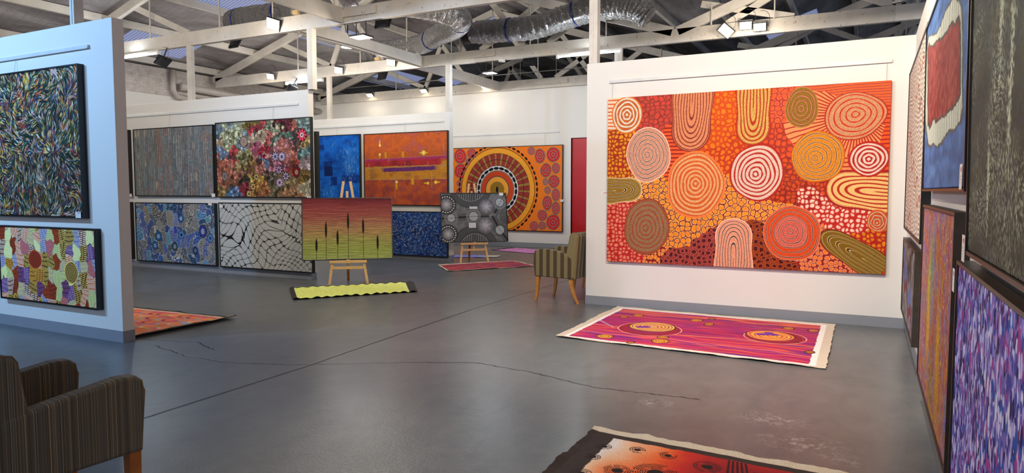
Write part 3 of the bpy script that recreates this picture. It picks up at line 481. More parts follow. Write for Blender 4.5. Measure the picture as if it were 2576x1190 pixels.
# canvases lying on the floor (border included)
def art_rug_magenta():
    A = Art(2.56, 2.16, 620, [(598, 28), (2556, 200), (2452, 618), (18, 318)], 41, (214, 200, 182)); f = A.full(); u, v = A.X / A.w, A.Y / A.h; j = (A.n(40, 40, 3) - .5) * .006
    A.mix(f, ((u > .028) & (u < .965) & (v > .03) & (v < .975)) * 1., rgb(244, 240, 238))
    ins = sst(0, .002, u + j - .045) * sst(0, .002, .945 - u + j) * sst(0, .002, v + j - .055) * sst(0, .002, .955 - v + j)
    hh = v * 46 + 5 * A.n(3, 4, 1) + 1.2 * A.n(8, 16, 2); hn = (np.sin(np.floor(hh) * 12.9898) * 43758.5) % 1
    hn = .55 * hn + .45 * A.n(26, 3, 5, 2); c = pal(hn, [(120, 34, 120), (196, 40, 96), (168, 34, 92), (214, 56, 84), (150, 36, 130), (186, 40, 110), (232, 96, 72), (110, 36, 130)])
    e = np.abs(hh - np.round(hh)); t = (np.clip(.16 - e, 0, .16) / .16)[..., None] * .5; c = c * (1 - t) + rgb(90, 24, 80) * t
    for vv, wd, a, cc in ((.09, .022, .8, (240, 130, 70)), (.17, .018, .7, (240, 140, 80)), (.66, .014, .8, (248, 130, 84)), (.70, .01, .8, (240, 100, 70)), (.82, .012, .6, (250, 140, 120))):
        m = np.exp(-((v - vv + (A.n(2, 4, int(vv * 100)) - .5) * .16) / wd) ** 2) * a; c = c * (1 - m[..., None]) + rgb(*cc) * m[..., None]
    A.mix(f, ins, c)
    def B(x, y, rx, ry, cols, line, line2, n, lw, amp=.05, rim=None):
        q = A.ell(x, y, rx, ry); A.rings(q[0], q[1], q[2], q[3], q[0], q[1], [rgb(*k) for k in cols], rgb(*line), n, lw, line2 and rgb(*line2), amp, int(x), rim and rgb(*rim), 0)
    B(860, 245, 312, 66, [(170, 34, 70), (150, 40, 90), (160, 30, 60)], (120, 30, 70), None, 4, 1.2, .02, (236, 170, 150)); B(890, 222, 228, 46, [(250, 200, 90), (240, 160, 90), (248, 190, 60), (250, 170, 80), (246, 200, 80)], (140, 60, 120), None, 6.5, 1.5, .05, (90, 40, 30))
    B(1990, 320, 300, 62, [(160, 34, 70), (150, 40, 90), (150, 24, 56)], (200, 60, 80), None, 4, 1.2, .02, (236, 170, 150)); B(1950, 305, 236, 48, [(240, 150, 70), (250, 190, 50), (246, 150, 70), (250, 180, 60), (246, 140, 80)], (190, 60, 90), None, 5.5, 1.5, .05, (90, 40, 30))
    for x, y in ((830, 222), (790, 222), (1990, 295), (1910, 292), (1940, 278), (1860, 290)): q = A.ell(x, y, 46, 9); A.ellipse(q[0], q[1], q[2], q[3], rgb(120, 50, 160))
    for x, y, rx, ry in ((458, 316, 82, 21), (684, 374, 42, 12), (950, 360, 84, 22), (978, 322, 58, 14), (1290, 157, 62, 14), (1430, 143, 36, 8), (1400, 195, 50, 13), (775, 110, 52, 12), (645, 128, 44, 9), (2120, 235, 58, 12), (2350, 257, 54, 12), (2308, 462, 48, 14), (2195, 366, 24, 5)):
        B(x, y, rx, ry, [(246, 190, 60), (240, 140, 60), (248, 180, 70)], (120, 50, 30), None, 3.2, 1.0, .06, (70, 30, 40))
    for q in range(3): A.line([A.P(415 + q * 12, 155), A.P(470 + q * 10, 190), A.P(540, 222 + q * 4)], .7, rgb(220, 190, 230))
    return A.grain(.08)
def art_rug_white():
    A = Art(1.62, 1.66, 460, [(330, 925), (1900, 1225), (2600, 2600), (-900, 1800)], 42, (214, 200, 176)); f = A.full(); u, v = A.X / A.w, A.Y / A.h; A.H = None
    A.mix(f, ((v > .035)) * 1., rgb(58, 50, 48)); j = (A.n(30, 30, 2) - .5) * .01
    ins = sst(0, .004, u + j - .10) * sst(0, .004, .93 - u + j) * sst(0, .004, v + j - .07); n = A.n(5, 5, 1)
    t = np.clip(np.minimum(u * 1.94, .75 + u * .3) + v * .6 - .16 + (n - .5) * .3, 0, 1); A.mix(f, ins, pal(.2 + .6 * t, [(232, 226, 222), (236, 226, 220), (244, 196, 160), (246, 150, 100), (240, 100, 50), (206, 50, 40), (160, 34, 40), (130, 26, 40)]))
    K = A.k
    for x, y, R in ((.16, .28, .05), (.155, .46, .05), (.35, .23, .05), (.53, .23, .055), (.76, .28, .08), (.53, .50, .13), (.34, .57, .08), (.18, .70, .06), (.30, .80, .07), (.95, .45, .06), (1.02, .27, .045), (1.16, .3, .04), (.75, .62, .09), (.5, .85, .1), (1.1, .6, .1), (1.38, .45, .06)):
        d = np.hypot(A.X - x * K, (A.Y - y * K)) / K; m = (np.abs((d / .0125) % 1 - .5) < .26) * (d < R) * (A.n(60, 60, int(x * 90), 1) > .28); A.mix(f, m * .92, rgb(40, 28, 28)); A.ellipse(x * K, y * K, R * .35 * K, R * .35 * K, rgb(34, 24, 24))
    for q in range(5): A.line([((.85 + q * .022) * K, .13 * K), ((.87 + q * .026) * K, .3 * K), ((.92 + q * .03) * K, .45 * K)], 1.6, rgb(44, 22, 26))
    return A.grain(.07)
def art_rug_lime():
    A = Art(1.95, .98, 380, None, 43, (54, 54, 56)); f = A.full(); u, v = A.X / A.w, A.Y / A.h; ins = (u > .035) * (u < .93) * (v > .02) * (v < .985)
    A.mix(f, ins * 1., pal(A.n(14, 26, 1), [(222, 240, 130), (232, 246, 140), (240, 242, 110), (222, 242, 170), (242, 238, 96)])); A.dabs(330, np.zeros((A.h, A.w)) + .3, 5, .8, lambda x, y, r: rgb(150, 130, 60) if r.rand() < .6 else rgb(120, 150, 70), .8, xy=lambda r: (A.w * r.uniform(.06, .9), A.h * r.uniform(.06, .95)))
    return A.grain(.04)
def art_rug_peach():
    A = Art(2.5, 1.26, 300, [(-900, 240), (2330, 520), (160, 990), (-2600, 800)], 44, (226, 206, 176)); A.H = None; f = A.full(); u, v = A.X / A.w, A.Y / A.h
    A.mix(f, (v < .025) * 1., rgb(52, 44, 42)); ins = ((v > .05) & (v < .97) & (u < .965)) * 1.
    A.mix(f, ins, pal(A.n(5, 9, 1, 2), [(166, 176, 220), (206, 140, 120), (240, 116, 66), (214, 168, 110), (240, 100, 130), (196, 100, 100), (246, 134, 66), (204, 166, 90)])); r = A.rs
    for i in range(64):
        x, y = A.w * (.06 + .87 * ((i % 13) + .5 * r.rand() + .4 * (i // 13 % 2)) / 13), A.h * (.12 + .8 * (i // 13) / 5 + .07 * r.rand()); a = r.uniform(-.3, .3); A.ellipse(x - 2, y + 1, 10, 8.4, (rgb(170, 170, 180), rgb(150, 60, 90), rgb(236, 200, 160))[r.randint(3)], a); A.ellipse(x, y, 7.6, 6.2, rgb(255, 134, 84), a)
    return A
def art_rug_red():
    A = Art(1.75, 1.02, 300, None, 45, (206, 196, 176)); f = A.full(); u, v = A.X / A.w, A.Y / A.h; ins = ((u > .02) & (u < .98) & (v > .04) & (v < .97)) * 1.; h = v * 20 + 5 * A.n(4, 10, 1, 2)
    hn = ((np.sin(np.floor(h) * 12.9898) * 43758.5) % 1) * .5 + .5 * A.n(10, 6, 3); A.mix(f, ins, pal(hn, [(120, 44, 90), (160, 44, 60), (176, 60, 64), (140, 50, 110), (200, 110, 70), (160, 40, 70), (150, 70, 130)])); A.dabs(240, np.zeros((A.h, A.w)), 9, .8, lambda x, y, r: rgb(214, 140, 80), .4, xy=lambda r: (A.w * r.uniform(.04, .96), A.h * (.5 + .06 * r.randn()))); return A
def art_rug_lilac():
    A = Art(2.1, .9, 180, None, 46, (60, 52, 60)); u = A.X / A.w; A.mix(A.full(), (u > .05) * 1., pal(A.n(16, 30, 1), [(190, 110, 190), (214, 140, 210), (226, 160, 222), (196, 130, 210)])); return A.grain(.1)
def art_rug_blue():
    A = Art(.9, .5, 60, None, 47, (206, 206, 196)); u = A.X / A.w; A.mix(A.full(), (u < .7) * 1., pal(A.n(6, 8, 1), [(90, 110, 220), (140, 150, 230), (190, 190, 240)])); return A
# ------------------------------------------------------------------ END ART
# ------------------------------------------------------------------ helpers
def lin(c):
    c = np.asarray(c, dtype=np.float64); return np.where(c <= .04045, c / 12.92, ((c + .055) / 1.055) ** 2.4)
def L3(*c): v = lin(np.array(c[:3]) / 255.0); return (float(v[0]), float(v[1]), float(v[2]), 1)
def tag(o, label=None, cat=None, group=None, kind=None):
    if label: o['label'] = label
    if cat: o['category'] = cat
    if group: o['group'] = group
    if kind: o['kind'] = kind
    return o
def empty(name, loc=(0, 0, 0), rot=(0, 0, 0)):
    o = bpy.data.objects.new(name, None); COL.objects.link(o); o.location = loc; o.rotation_euler = rot; o.empty_display_size = .1; return o
class MB:
    """collects shapes that become ONE mesh"""
    def __init__(s): s.b = bmesh.new()
    def hull(s, pts, faces):
        v = [s.b.verts.new(p) for p in pts]
        for f in faces: s.b.faces.new([v[i] for i in f])
        return v
    def box(s, x0, x1, y0, y1, z0, z1, m=None, bev=0):
        p = [(x0, y0, z0), (x1, y0, z0), (x1, y1, z0), (x0, y1, z0), (x0, y0, z1), (x1, y0, z1), (x1, y1, z1), (x0, y1, z1)]
        v = s.hull(p, [(3, 2, 1, 0), (4, 5, 6, 7), (0, 1, 5, 4), (1, 2, 6, 5), (2, 3, 7, 6), (3, 0, 4, 7)])
        if bev:
            es = list({e for q in v for e in q.link_edges}); r = bmesh.ops.bevel(s.b, geom=es, offset=bev, segments=2, affect='EDGES', profile=.6)
            v = list({q for f in r['faces'] for q in f.verts} | {q for q in v if q.is_valid})
        if m is not None: bmesh.ops.transform(s.b, matrix=m, verts=v)
        return s
    def bar(s, a, b, w, h, up=(0, 0, 1)):
        """timber from a to b, section w (sideways) x h (towards up)"""
        a, b = Vector(a), Vector(b); d = (b - a); L = d.length; d.normalize(); up = Vector(up); sd = d.cross(up)
        if sd.length < 1e-4: sd = Vector((1, 0, 0))
        sd.normalize(); u = sd.cross(d); m = Matrix((( *sd, ), ( *d, ), ( *u, ))).transposed().to_4x4(); m.translation = a
        return s.box(-w / 2, w / 2, 0, L, -h / 2, h / 2, m)
    def tube(s, pts, r, n=8, rj=0, seed=0, cap=True):
        pts = [Vector(p) for p in pts]; rings = []; rr = random.Random(seed); prev = None
        for i, p in enumerate(pts):
            d = (pts[min(i + 1, len(pts) - 1)] - pts[max(i - 1, 0)]).normalized()
            if prev is None: prev = d.orthogonal().normalized()
            sd = (prev - d * prev.dot(d)).normalized(); prev = sd; u = d.cross(sd); R = r(i / (len(pts) - 1)) if callable(r) else r
            rings.append([s.b.verts.new(p + (sd * math.cos(2 * math.pi * k / n) + u * math.sin(2 * math.pi * k / n)) * R * (1 + rj * (rr.random() - .5))) for k in range(n)])
        for A_, B_ in zip(rings[:-1], rings[1:]):
            for k in range(n): s.b.faces.new((A_[k], A_[(k + 1) % n], B_[(k + 1) % n], B_[k]))
        if cap: s.b.faces.new(rings[0][::-1]); s.b.faces.new(rings[-1])
        return s
    def disc(s, c, r, h, n=24):
        return s.tube([(c[0], c[1], c[2]), (c[0], c[1], c[2] + h)], r, n)
    def loft(s, secs):
        """secs: lists of four corners, lofted"""
        V = [[s.b.verts.new(p) for p in q] for q in secs]
        for A_, B_ in zip(V[:-1], V[1:]):
            for k in range(len(A_)): s.b.faces.new((A_[k], A_[(k + 1) % len(A_)], B_[(k + 1) % len(A_)], B_[k]))
        s.b.faces.new(V[0][::-1]); s.b.faces.new(V[-1]); return s
    def prism(s, prof, x0, x1, bev=0, seg=3):
        """profile of (y, z) extruded along x"""
        a = [s.b.verts.new((x0, y, z)) for y, z in prof]; b = [s.b.verts.new((x1, y, z)) for y, z in prof]; n = len(prof)
        fs = [s.b.faces.new(a), s.b.faces.new(b[::-1])] + [s.b.faces.new((a[i], b[i], b[(i + 1) % n], a[(i + 1) % n])) for i in range(n)]
        if bev:
            es = list({e for f in fs[:2] for e in f.edges}); bmesh.ops.bevel(s.b, geom=es, offset=bev, segments=seg, affect='EDGES', profile=.5)
        return s
    def build(s, name, mat, parent=None, smooth=False, bev=0):
        bmesh.ops.recalc_face_normals(s.b, faces=s.b.faces); me = bpy.data.meshes.new(name); s.b.to_mesh(me); s.b.free()
        if smooth:
            for p in me.polygons: p.use_smooth = True
        me.materials.append(mat); o = bpy.data.objects.new(name, me); COL.objects.link(o); o.parent = parent
        if bev:
            md = o.modifiers.new('bevel', 'BEVEL'); md.width = bev; md.segments = 2; md.limit_method = 'ANGLE'
        return o

# ------------------------------------------------------------------ materials
def newmat(name):
    m = bpy.data.materials.new(name); m.use_nodes = True; nt = m.node_tree; return m, nt, nt.nodes['Principled BSDF']
class NT:
    def __init__(s, nt): s.nt = nt
    def n(s, t, **kw):
        o = s.nt.nodes.new(t)
        for k, v in kw.items(): setattr(o, k, v)
        return o
    def l(s, a, b): s.nt.links.new(a, b)
    def math(s, op, a, b=None, c=None, clamp=False):
        o = s.nt.nodes.new('ShaderNodeMath'); o.operation = op; o.use_clamp = clamp
        for i, v in enumerate((a, b, c)):
            if v is None: continue
            if isinstance(v, (int, float)): o.inputs[i].default_value = v
            else: s.l(v, o.inputs[i])
        return o.outputs[0]
    def noise(s, vec, scale, detail=3, rough=.5, dist=0):
        o = s.n('ShaderNodeTexNoise'); o.inputs['Scale'].default_value = scale; o.inputs['Detail'].default_value = detail; o.inputs['Roughness'].default_value = rough; o.inputs['Distortion'].default_value = dist
        if vec is not None: s.l(vec, o.inputs['Vector'])
        return o.outputs['Fac']
    def ramp(s, fac, stops, interp='LINEAR'):
        o = s.n('ShaderNodeValToRGB'); cr = o.color_ramp; cr.interpolation = interp
        while len(cr.elements) < len(stops): cr.elements.new(.5)
        for e, (p, c) in zip(cr.elements, stops): e.position = p; e.color = c if len(c) == 4 else (*c, 1)
        s.l(fac, o.inputs[0]); return o.outputs[0]
    def mixc(s, fac, a, b, blend='MIX'):
        o = s.n('ShaderNodeMix', data_type='RGBA', blend_type=blend)
        if isinstance(fac, (int, float)): o.inputs[0].default_value = fac
        else: s.l(fac, o.inputs[0])
        for i, v in ((6, a), (7, b)):
            if isinstance(v, tuple): o.inputs[i].default_value = v
            else: s.l(v, o.inputs[i])
        return o.outputs[2]
    def scale(s, vec, v):
        o = s.n('ShaderNodeVectorMath', operation='MULTIPLY'); s.l(vec, o.inputs[0]); o.inputs[1].default_value = v; return o.outputs[0]
    def bump(s, h, bs, strength=.3, dist=.01):
        o = s.n('ShaderNodeBump'); o.inputs['Strength'].default_value = strength; o.inputs['Distance'].default_value = dist; s.l(h, o.inputs['Height']); s.l(o.outputs[0], bs.inputs['Normal'])
def plain(name, c, rough=.5, metal=0, var=.06, scale=8, bump=0, spec=.5):
    m, nt, bs = newmat(name); t = NT(nt); tc = t.n('ShaderNodeTexCoord').outputs['Object']; n = t.noise(tc, scale, 4)
    c = L3(*c); a = tuple(min(1, x * (1 - var)) for x in c[:3]) + (1,); b = tuple(min(1, x * (1 + var)) for x in c[:3]) + (1,)
    t.l(t.ramp(n, [(.3, a), (.7, b)]), bs.inputs['Base Color']); bs.inputs['Roughness'].default_value = rough; bs.inputs['Metallic'].default_value = metal; bs.inputs['Specular IOR Level'].default_value = spec
    if bump: t.bump(t.noise(tc, scale * 12, 3), bs, bump, .004)
    return m
def emit(name, c, strength, base=(255, 255, 255)):
    m, nt, bs = newmat(name); bs.inputs['Base Color'].default_value = L3(*base); bs.inputs['Emission Color'].default_value = (*c, 1); bs.inputs['Emission Strength'].default_value = strength; return m
M = {}
M['wall'] = plain('wall paint', (232, 229, 222), .6, var=.012, scale=1.2, bump=.05)
M['skirting'] = plain('skirting paint', (142, 145, 152), .45, var=.03)
M['black'] = plain('black frame', (16, 15, 16), .38, var=.2)
M['brownframe'] = plain('dark brown frame timber', (52, 42, 34), .42, var=.2, scale=20)
M['plastic'] = plain('black plastic', (22, 22, 24), .45)
M['card'] = None
M['rail'] = plain('picture rail', (214, 214, 212), .35)
M['wire'] = plain('hanging wire', (176, 172, 166), .4)
M['beech'] = plain('pale beech', (224, 178, 122), .4, var=.08, scale=14)
M['oak'] = plain('honey oak', (196, 130, 58), .38, var=.12, scale=18)
M['rustleg'] = plain('amber timber', (176, 104, 44), .4, var=.12, scale=18)
M['red'] = plain('red door paint', (190, 16, 22), .4, var=.03)
M['pipe'] = plain('grey pipe', (196, 186, 178), .4, var=.04)
M['steel'] = plain('galvanised rod', (150, 148, 144), .4, .4)
M['warmglass'] = emit('warm lamp glass', (1, .80, .52), 14)
M['coolglass'] = emit('cool lamp glass', (.72, .84, 1), 9)
M['tubeglass'] = emit('fluorescent tube', (.86, .94, 1), 5)
M['darkglass'] = plain('unlit lamp glass', (60, 60, 64), .2)
M['band'] = plain('blue tape band', (24, 44, 120), .4)
M['yellowbox'] = plain('yellowed junction box', (214, 184, 130), .5)

def timber(name, base, dirt):
    m, nt, bs = newmat(name); t = NT(nt); tc = t.n('ShaderNodeTexCoord').outputs['Object']
    n1 = t.noise(tc, 2.2, 5, .6); n2 = t.noise(tc, 16, 5, .65); n3 = t.noise(t.scale(tc, (1, 3, 6)), 30, 2)
    c = t.ramp(n1, [(.35, L3(*base)), (.7, L3(*[min(255, int(x * .9)) for x in base]))]); sp = t.ramp(n2, [(.62, (0, 0, 0, 1)), (.70, (1, 1, 1, 1))]); c = t.mixc(t.math('MULTIPLY', sp, dirt), c, L3(110, 80, 62))
    t.l(c, bs.inputs['Base Color']); bs.inputs['Roughness'].default_value = .55; t.bump(n3, bs, .25, .006); return m
M['timber'] = timber('white painted timber', (226, 219, 208), .35)
M['timber_old'] = timber('flaking painted timber', (214, 206, 194), .95)

def foil():
    m, nt, bs = newmat('roof foil sarking'); t = NT(nt); tc = t.n('ShaderNodeTexCoord').outputs['Object']
    n1 = t.noise(t.scale(tc, (1, .35, 1)), 1.6, 5, .6, .6); n2 = t.noise(t.scale(tc, (3, 1, 1)), 6, 6, .7, 1.5)
    c = t.ramp(n1, [(.3, L3(104, 98, 98)), (.5, L3(168, 162, 164)), (.75, L3(216, 212, 214))])
    sx = t.n('ShaderNodeSeparateXYZ'); t.l(tc, sx.inputs[0])
    g = []
    for ax, p in ((0, .32), (1, .16)):
        f = t.math('ABSOLUTE', t.math('SUBTRACT', t.math('FRACT', t.math('MULTIPLY', t.math('ADD', sx.outputs[ax], t.math('MULTIPLY', n2, .03)), 1 / p)), .5)); g.append(t.math('LESS_THAN', f, .018 if ax == 0 else .03))
    w = t.math('MAXIMUM', g[0], g[1]); c = t.mixc(t.math('MULTIPLY', w, .38), c, L3(70, 62, 58))
    t.l(c, bs.inputs['Base Color']); bs.inputs['Roughness'].default_value = .3; bs.inputs['Metallic'].default_value = .35; t.bump(t.math('ADD', n2, t.math('MULTIPLY', n1, 2)), bs, .9, .05); return m
M['foil'] = foil()
def ductfoil():
    m, nt, bs = newmat('crinkled duct foil'); t = NT(nt); tc = t.n('ShaderNodeTexCoord').outputs['Object']
    v = t.n('ShaderNodeTexVoronoi'); v.inputs['Scale'].default_value = 26; t.l(t.scale(tc, (1, 1, 1)), v.inputs['Vector']); n2 = t.noise(t.scale(tc, (2.5, 1, 1)), 26, 5, .75, 1.0)
    t.l(t.ramp(n2, [(.3, L3(120, 116, 116)), (.5, L3(214, 212, 212)), (.7, L3(250, 248, 246))]), bs.inputs['Base Color']); bs.inputs['Metallic'].default_value = .72; bs.inputs['Roughness'].default_value = .28
    t.bump(t.math('ADD', n2, t.math('MULTIPLY', v.outputs['Distance'], .8)), bs, 1.0, .12); return m
M['duct'] = ductfoil()
def skylight_mat():
    m, nt, bs = newmat('corrugated skylight sheet'); t = NT(nt); nt.nodes.remove(bs); out = nt.nodes['Material Output']
    tc = t.n('ShaderNodeTexCoord').outputs['Object']; w = t.n('ShaderNodeTexWave'); w.bands_direction = 'Y'; w.inputs['Scale'].default_value = 4.2; t.l(tc, w.inputs['Vector'])
    c = t.ramp(w.outputs['Fac'], [(0, L3(160, 160, 190)), (1, L3(216, 214, 228))]); tr = t.n('ShaderNodeBsdfTranslucent'); df = t.n('ShaderNodeBsdfDiffuse'); t.l(c, tr.inputs[0]); t.l(c, df.inputs[0]); mx = t.n('ShaderNodeMixShader'); mx.inputs[0].default_value = .25
    t.l(tr.outputs[0], mx.inputs[1]); t.l(df.outputs[0], mx.inputs[2]); t.l(mx.outputs[0], out.inputs[0]); return m
M['skylight'] = skylight_mat()
def brick_mat():
    m, nt, bs = newmat('painted brick'); t = NT(nt); tc = t.n('ShaderNodeTexCoord').outputs['Object']; sx = t.n('ShaderNodeSeparateXYZ'); t.l(tc, sx.inputs[0]); cb = t.n('ShaderNodeCombineXYZ'); t.l(sx.outputs[1], cb.inputs[0]); t.l(sx.outputs[2], cb.inputs[1])
    b = t.n('ShaderNodeTexBrick'); b.inputs['Scale'].default_value = 4; b.inputs['Mortar Size'].default_value = .012; b.inputs['Color1'].default_value = L3(214, 206, 200); b.inputs['Color2'].default_value = L3(200, 190, 182); b.inputs['Mortar'].default_value = L3(184, 172, 164); t.l(cb.outputs[0], b.inputs['Vector'])
    n = t.noise(tc, 7, 5, .7); c = t.mixc(t.ramp(n, [(.5, (0, 0, 0, 1)), (.75, (.6, .6, .6, 1))]), b.outputs['Color'], L3(150, 128, 112)); t.l(c, bs.inputs['Base Color']); bs.inputs['Roughness'].default_value = .7; t.bump(b.outputs['Fac'], bs, -.5, .01); return m
M['brick'] = brick_mat()
def card_mat():
    m, nt, bs = newmat('printed price card'); t = NT(nt); tc = t.n('ShaderNodeTexCoord').outputs['Generated']; sx = t.n('ShaderNodeSeparateXYZ'); t.l(tc, sx.inputs[0]); x, z = sx.outputs[0], sx.outputs[2]
    def rect(x0, x1, z0, z1):
        a = t.math('MULTIPLY', t.math('GREATER_THAN', x, x0), t.math('LESS_THAN', x, x1)); b = t.math('MULTIPLY', t.math('GREATER_THAN', z, z0), t.math('LESS_THAN', z, z1)); return t.math('MULTIPLY', a, b)
    n = t.math('GREATER_THAN', t.noise(t.scale(tc, (3, 1, 1)), 12, 1), .46); hd = t.math('MULTIPLY', rect(.3, .92, .70, .88), n); ln = t.math('ADD', rect(.12, .7, .50, .54), t.math('ADD', rect(.12, .8, .38, .41), rect(.12, .6, .26, .29)))
    c = t.mixc(hd, L3(240, 236, 230), L3(190, 60, 50)); c = t.mixc(t.math('MULTIPLY', ln, .5), c, L3(120, 120, 126)); t.l(c, bs.inputs['Base Color']); bs.inputs['Roughness'].default_value = .5; return m
M['card'] = card_mat()

def stripe_fabric(name, axis, wide=True):
    m, nt, bs = newmat(name); t = NT(nt); tc = t.n('ShaderNodeTexCoord').outputs['Object']; sx = t.n('ShaderNodeSeparateXYZ'); t.l(tc, sx.inputs[0]); v = sx.outputs[axis]
    if wide:
        f = t.math('FRACT', t.math('MULTIPLY', t.math('ADD', v, .003), 1 / .106)); c = t.mixc(t.math('GREATER_THAN', f, .5), L3(82, 64, 38), L3(140, 126, 84))
    else:
        cb = t.n('ShaderNodeCombineXYZ'); t.l(v, cb.inputs[0]); n1 = t.noise(cb.outputs[0], 48, 3, .9); n2 = t.noise(cb.outputs[0], 130, 2, .8)
        c = t.ramp(n1, [(.30, L3(50, 48, 46)), (.42, L3(104, 104, 98)), (.48, L3(56, 54, 50)), (.54, L3(134, 116, 90)), (.58, L3(62, 60, 56)), (.64, L3(104, 108, 104)), (.72, L3(52, 50, 48))]); c = t.mixc(t.ramp(n2, [(.58, (0, 0, 0, 1)), (.63, (1, 1, 1, 1))]), c, L3(196, 180, 146))
    wv = t.noise(tc, 420, 2, .6); t.l(t.mixc(.25, c, t.ramp(wv, [(.3, L3(60, 60, 60)), (.7, L3(200, 200, 200))]), 'MULTIPLY'), bs.inputs['Base Color']); bs.inputs['Roughness'].default_value = .85; bs.inputs['Sheen Weight'].default_value = .15; t.bump(wv, bs, .35, .002); return m
FAB = {('wide', 0): stripe_fabric('wide stripe fabric across', 0), ('wide', 1): stripe_fabric('wide stripe fabric along', 1), ('fine', 0): stripe_fabric('fine stripe fabric across', 0, False), ('fine', 1): stripe_fabric('fine stripe fabric along', 1, False)}

def paint_mat(name, rough=.68, bump=.25, scale=160):
    m, nt, bs = newmat(name); t = NT(nt); a = t.n('ShaderNodeVertexColor'); a.layer_name = 'paint'; t.l(a.outputs[0], bs.inputs['Base Color']); bs.inputs['Roughness'].default_value = rough; bs.inputs['Specular IOR Level'].default_value = .2
    tc = t.n('ShaderNodeTexCoord').outputs['Object']; t.bump(t.noise(tc, scale, 3, .6), bs, bump, .002); return m
M['paint'] = paint_mat('acrylic paint on canvas'); M['cloth'] = paint_mat('painted loose canvas', .7, .4, 220)

# floor: worn painted concrete with joints and cracks
def floor_mat():
    m, nt, bs = newmat('polished grey concrete'); t = NT(nt); tc = t.n('ShaderNodeTexCoord').outputs['Object']; sx = t.n('ShaderNodeSeparateXYZ'); t.l(tc, sx.inputs[0]); X, Y = sx.outputs[0], sx.outputs[1]
    n1 = t.noise(tc, .55, 5, .6, .4); n2 = t.noise(t.scale(tc, (1.6, 1, 1)), 3.2, 6, .65, .8); n3 = t.noise(tc, 38, 4, .7); n4 = t.noise(tc, 9, 4, .6)
    jx = t.math('MULTIPLY', t.math('SUBTRACT', n4, .5), .05); jy = t.math('MULTIPLY', t.math('SUBTRACT', t.noise(tc, 7.3, 4, .6, .3), .5), .09)
    def seg(p, q, w, j=1.0):
        (x0, y0), (x1, y1) = p, q; L2 = (x1 - x0) ** 2 + (y1 - y0) ** 2
        dx = t.math('ADD', t.math('SUBTRACT', X, x0), t.math('MULTIPLY', jx, j)); dy = t.math('ADD', t.math('SUBTRACT', Y, y0), t.math('MULTIPLY', jy, j))
        tt = t.math('MULTIPLY', t.math('ADD', t.math('MULTIPLY', dx, x1 - x0), t.math('MULTIPLY', dy, y1 - y0)), 1 / L2, clamp=True)
        ex = t.math('SUBTRACT', dx, t.math('MULTIPLY', tt, x1 - x0)); ey = t.math('SUBTRACT', dy, t.math('MULTIPLY', tt, y1 - y0))
        d = t.math('SQRT', t.math('ADD', t.math('MULTIPLY', ex, ex), t.math('MULTIPLY', ey, ey))); return t.math('SUBTRACT', 1, t.math('DIVIDE', d, w), clamp=True)
    out = None
    cr = [((-6.12, 4.32), (-5.49, 4.18)), ((-5.49, 4.18), (-4.99, 4.16)), ((-4.99, 4.16), (-4.37, 4.38)), ((-4.37, 4.38), (-3.63, 4.86)), ((-3.63, 4.86), (-3.04, 5.16)), ((-3.04, 5.16), (-2.47, 5.11)), ((-2.47, 5.11), (-1.81, 4.92)), ((-1.81, 4.92), (-1.04, 4.98)), ((-6.5, 4.44), (-5.9, 4.62)), ((-5.9, 4.62), (-5.45, 4.45))]
    S = [seg(p, q, .012) for p, q in cr] + [seg((-4.12, -3), (-4.24, 4.34), .019, .3), seg((-4.24, 4.34), (-4.44, 7.5), .018, .3), seg((-4.44, 7.5), (-4.5, 18), .013, .15), seg((-13, 8.35), (-3.3, 8.40), .006, .2), seg((-8.6, 12.3), (-3.5, 12.45), .006, .2), seg((-9.2, 5), (-9.3, 8.7), .006, .2)]
    for q in S: out = q if out is None else t.math('MAXIMUM', out, q)
    base = t.ramp(n1, [(.25, L3(82, 89, 96)), (.5, L3(90, 95, 99)), (.75, L3(100, 101, 102))]); base = t.mixc(t.ramp(n2, [(.35, (0, 0, 0, 1)), (.75, (.5, .5, .5, 1))]), base, L3(122, 122, 122))
    def patch(x, y, r, sd):
        dx, dy = t.math('SUBTRACT', X, x), t.math('SUBTRACT', Y, y); d = t.math('SQRT', t.math('ADD', t.math('MULTIPLY', dx, dx), t.math('MULTIPLY', t.math('MULTIPLY', dy, dy), 2.2))); nn = t.noise(tc, 14 + sd, 5, .75, 1.2); return t.math('MULTIPLY', t.math('SUBTRACT', 1, t.math('DIVIDE', d, r), clamp=True), t.ramp(nn, [(.5, (0, 0, 0, 1)), (.62, (1, 1, 1, 1))]))
    for x, y, r, sd in ((-.30, 4.36, .34, 0), (-.52, 4.75, .3, 3), (-.06, 4.2, .16, 5), (-1.3, 4.75, .2, 2), (-.35, 3.95, .2, 6)): base = t.mixc(t.math('MULTIPLY', patch(x, y, r, sd), .6, clamp=True), base, L3(196, 192, 186))
    base = t.mixc(t.math('POWER', out, .6), base, L3(26, 25, 26)); t.l(base, bs.inputs['Base Color'])
    t.l(t.math('ADD', .24, t.math('MULTIPLY', n1, .14)), bs.inputs['Roughness']); bs.inputs['Specular IOR Level'].default_value = .5
    h = t.math('ADD', t.math('MULTIPLY', n3, .28), t.math('ADD', t.math('MULTIPLY', t.noise(tc, 11, 3, .5, .2), .55), t.math('MULTIPLY', out, -.5)))
    dx, dy = t.math('SUBTRACT', X, -2.6), t.math('SUBTRACT', Y, 2.7); dd = t.math('SQRT', t.math('ADD', t.math('MULTIPLY', dx, dx), t.math('MULTIPLY', dy, dy))); mk = t.math('SUBTRACT', 1, t.math('DIVIDE', dd, 1.5), clamp=True)
    h = t.math('ADD', h, t.math('MULTIPLY', mk, t.math('MULTIPLY', t.noise(tc, 55, 3, .75, .6), 1.2))); t.bump(h, bs, .22, .012); t.l(t.math('SUBTRACT', .5, t.math('MULTIPLY', out, .5)), bs.inputs['Specular IOR Level']); return m
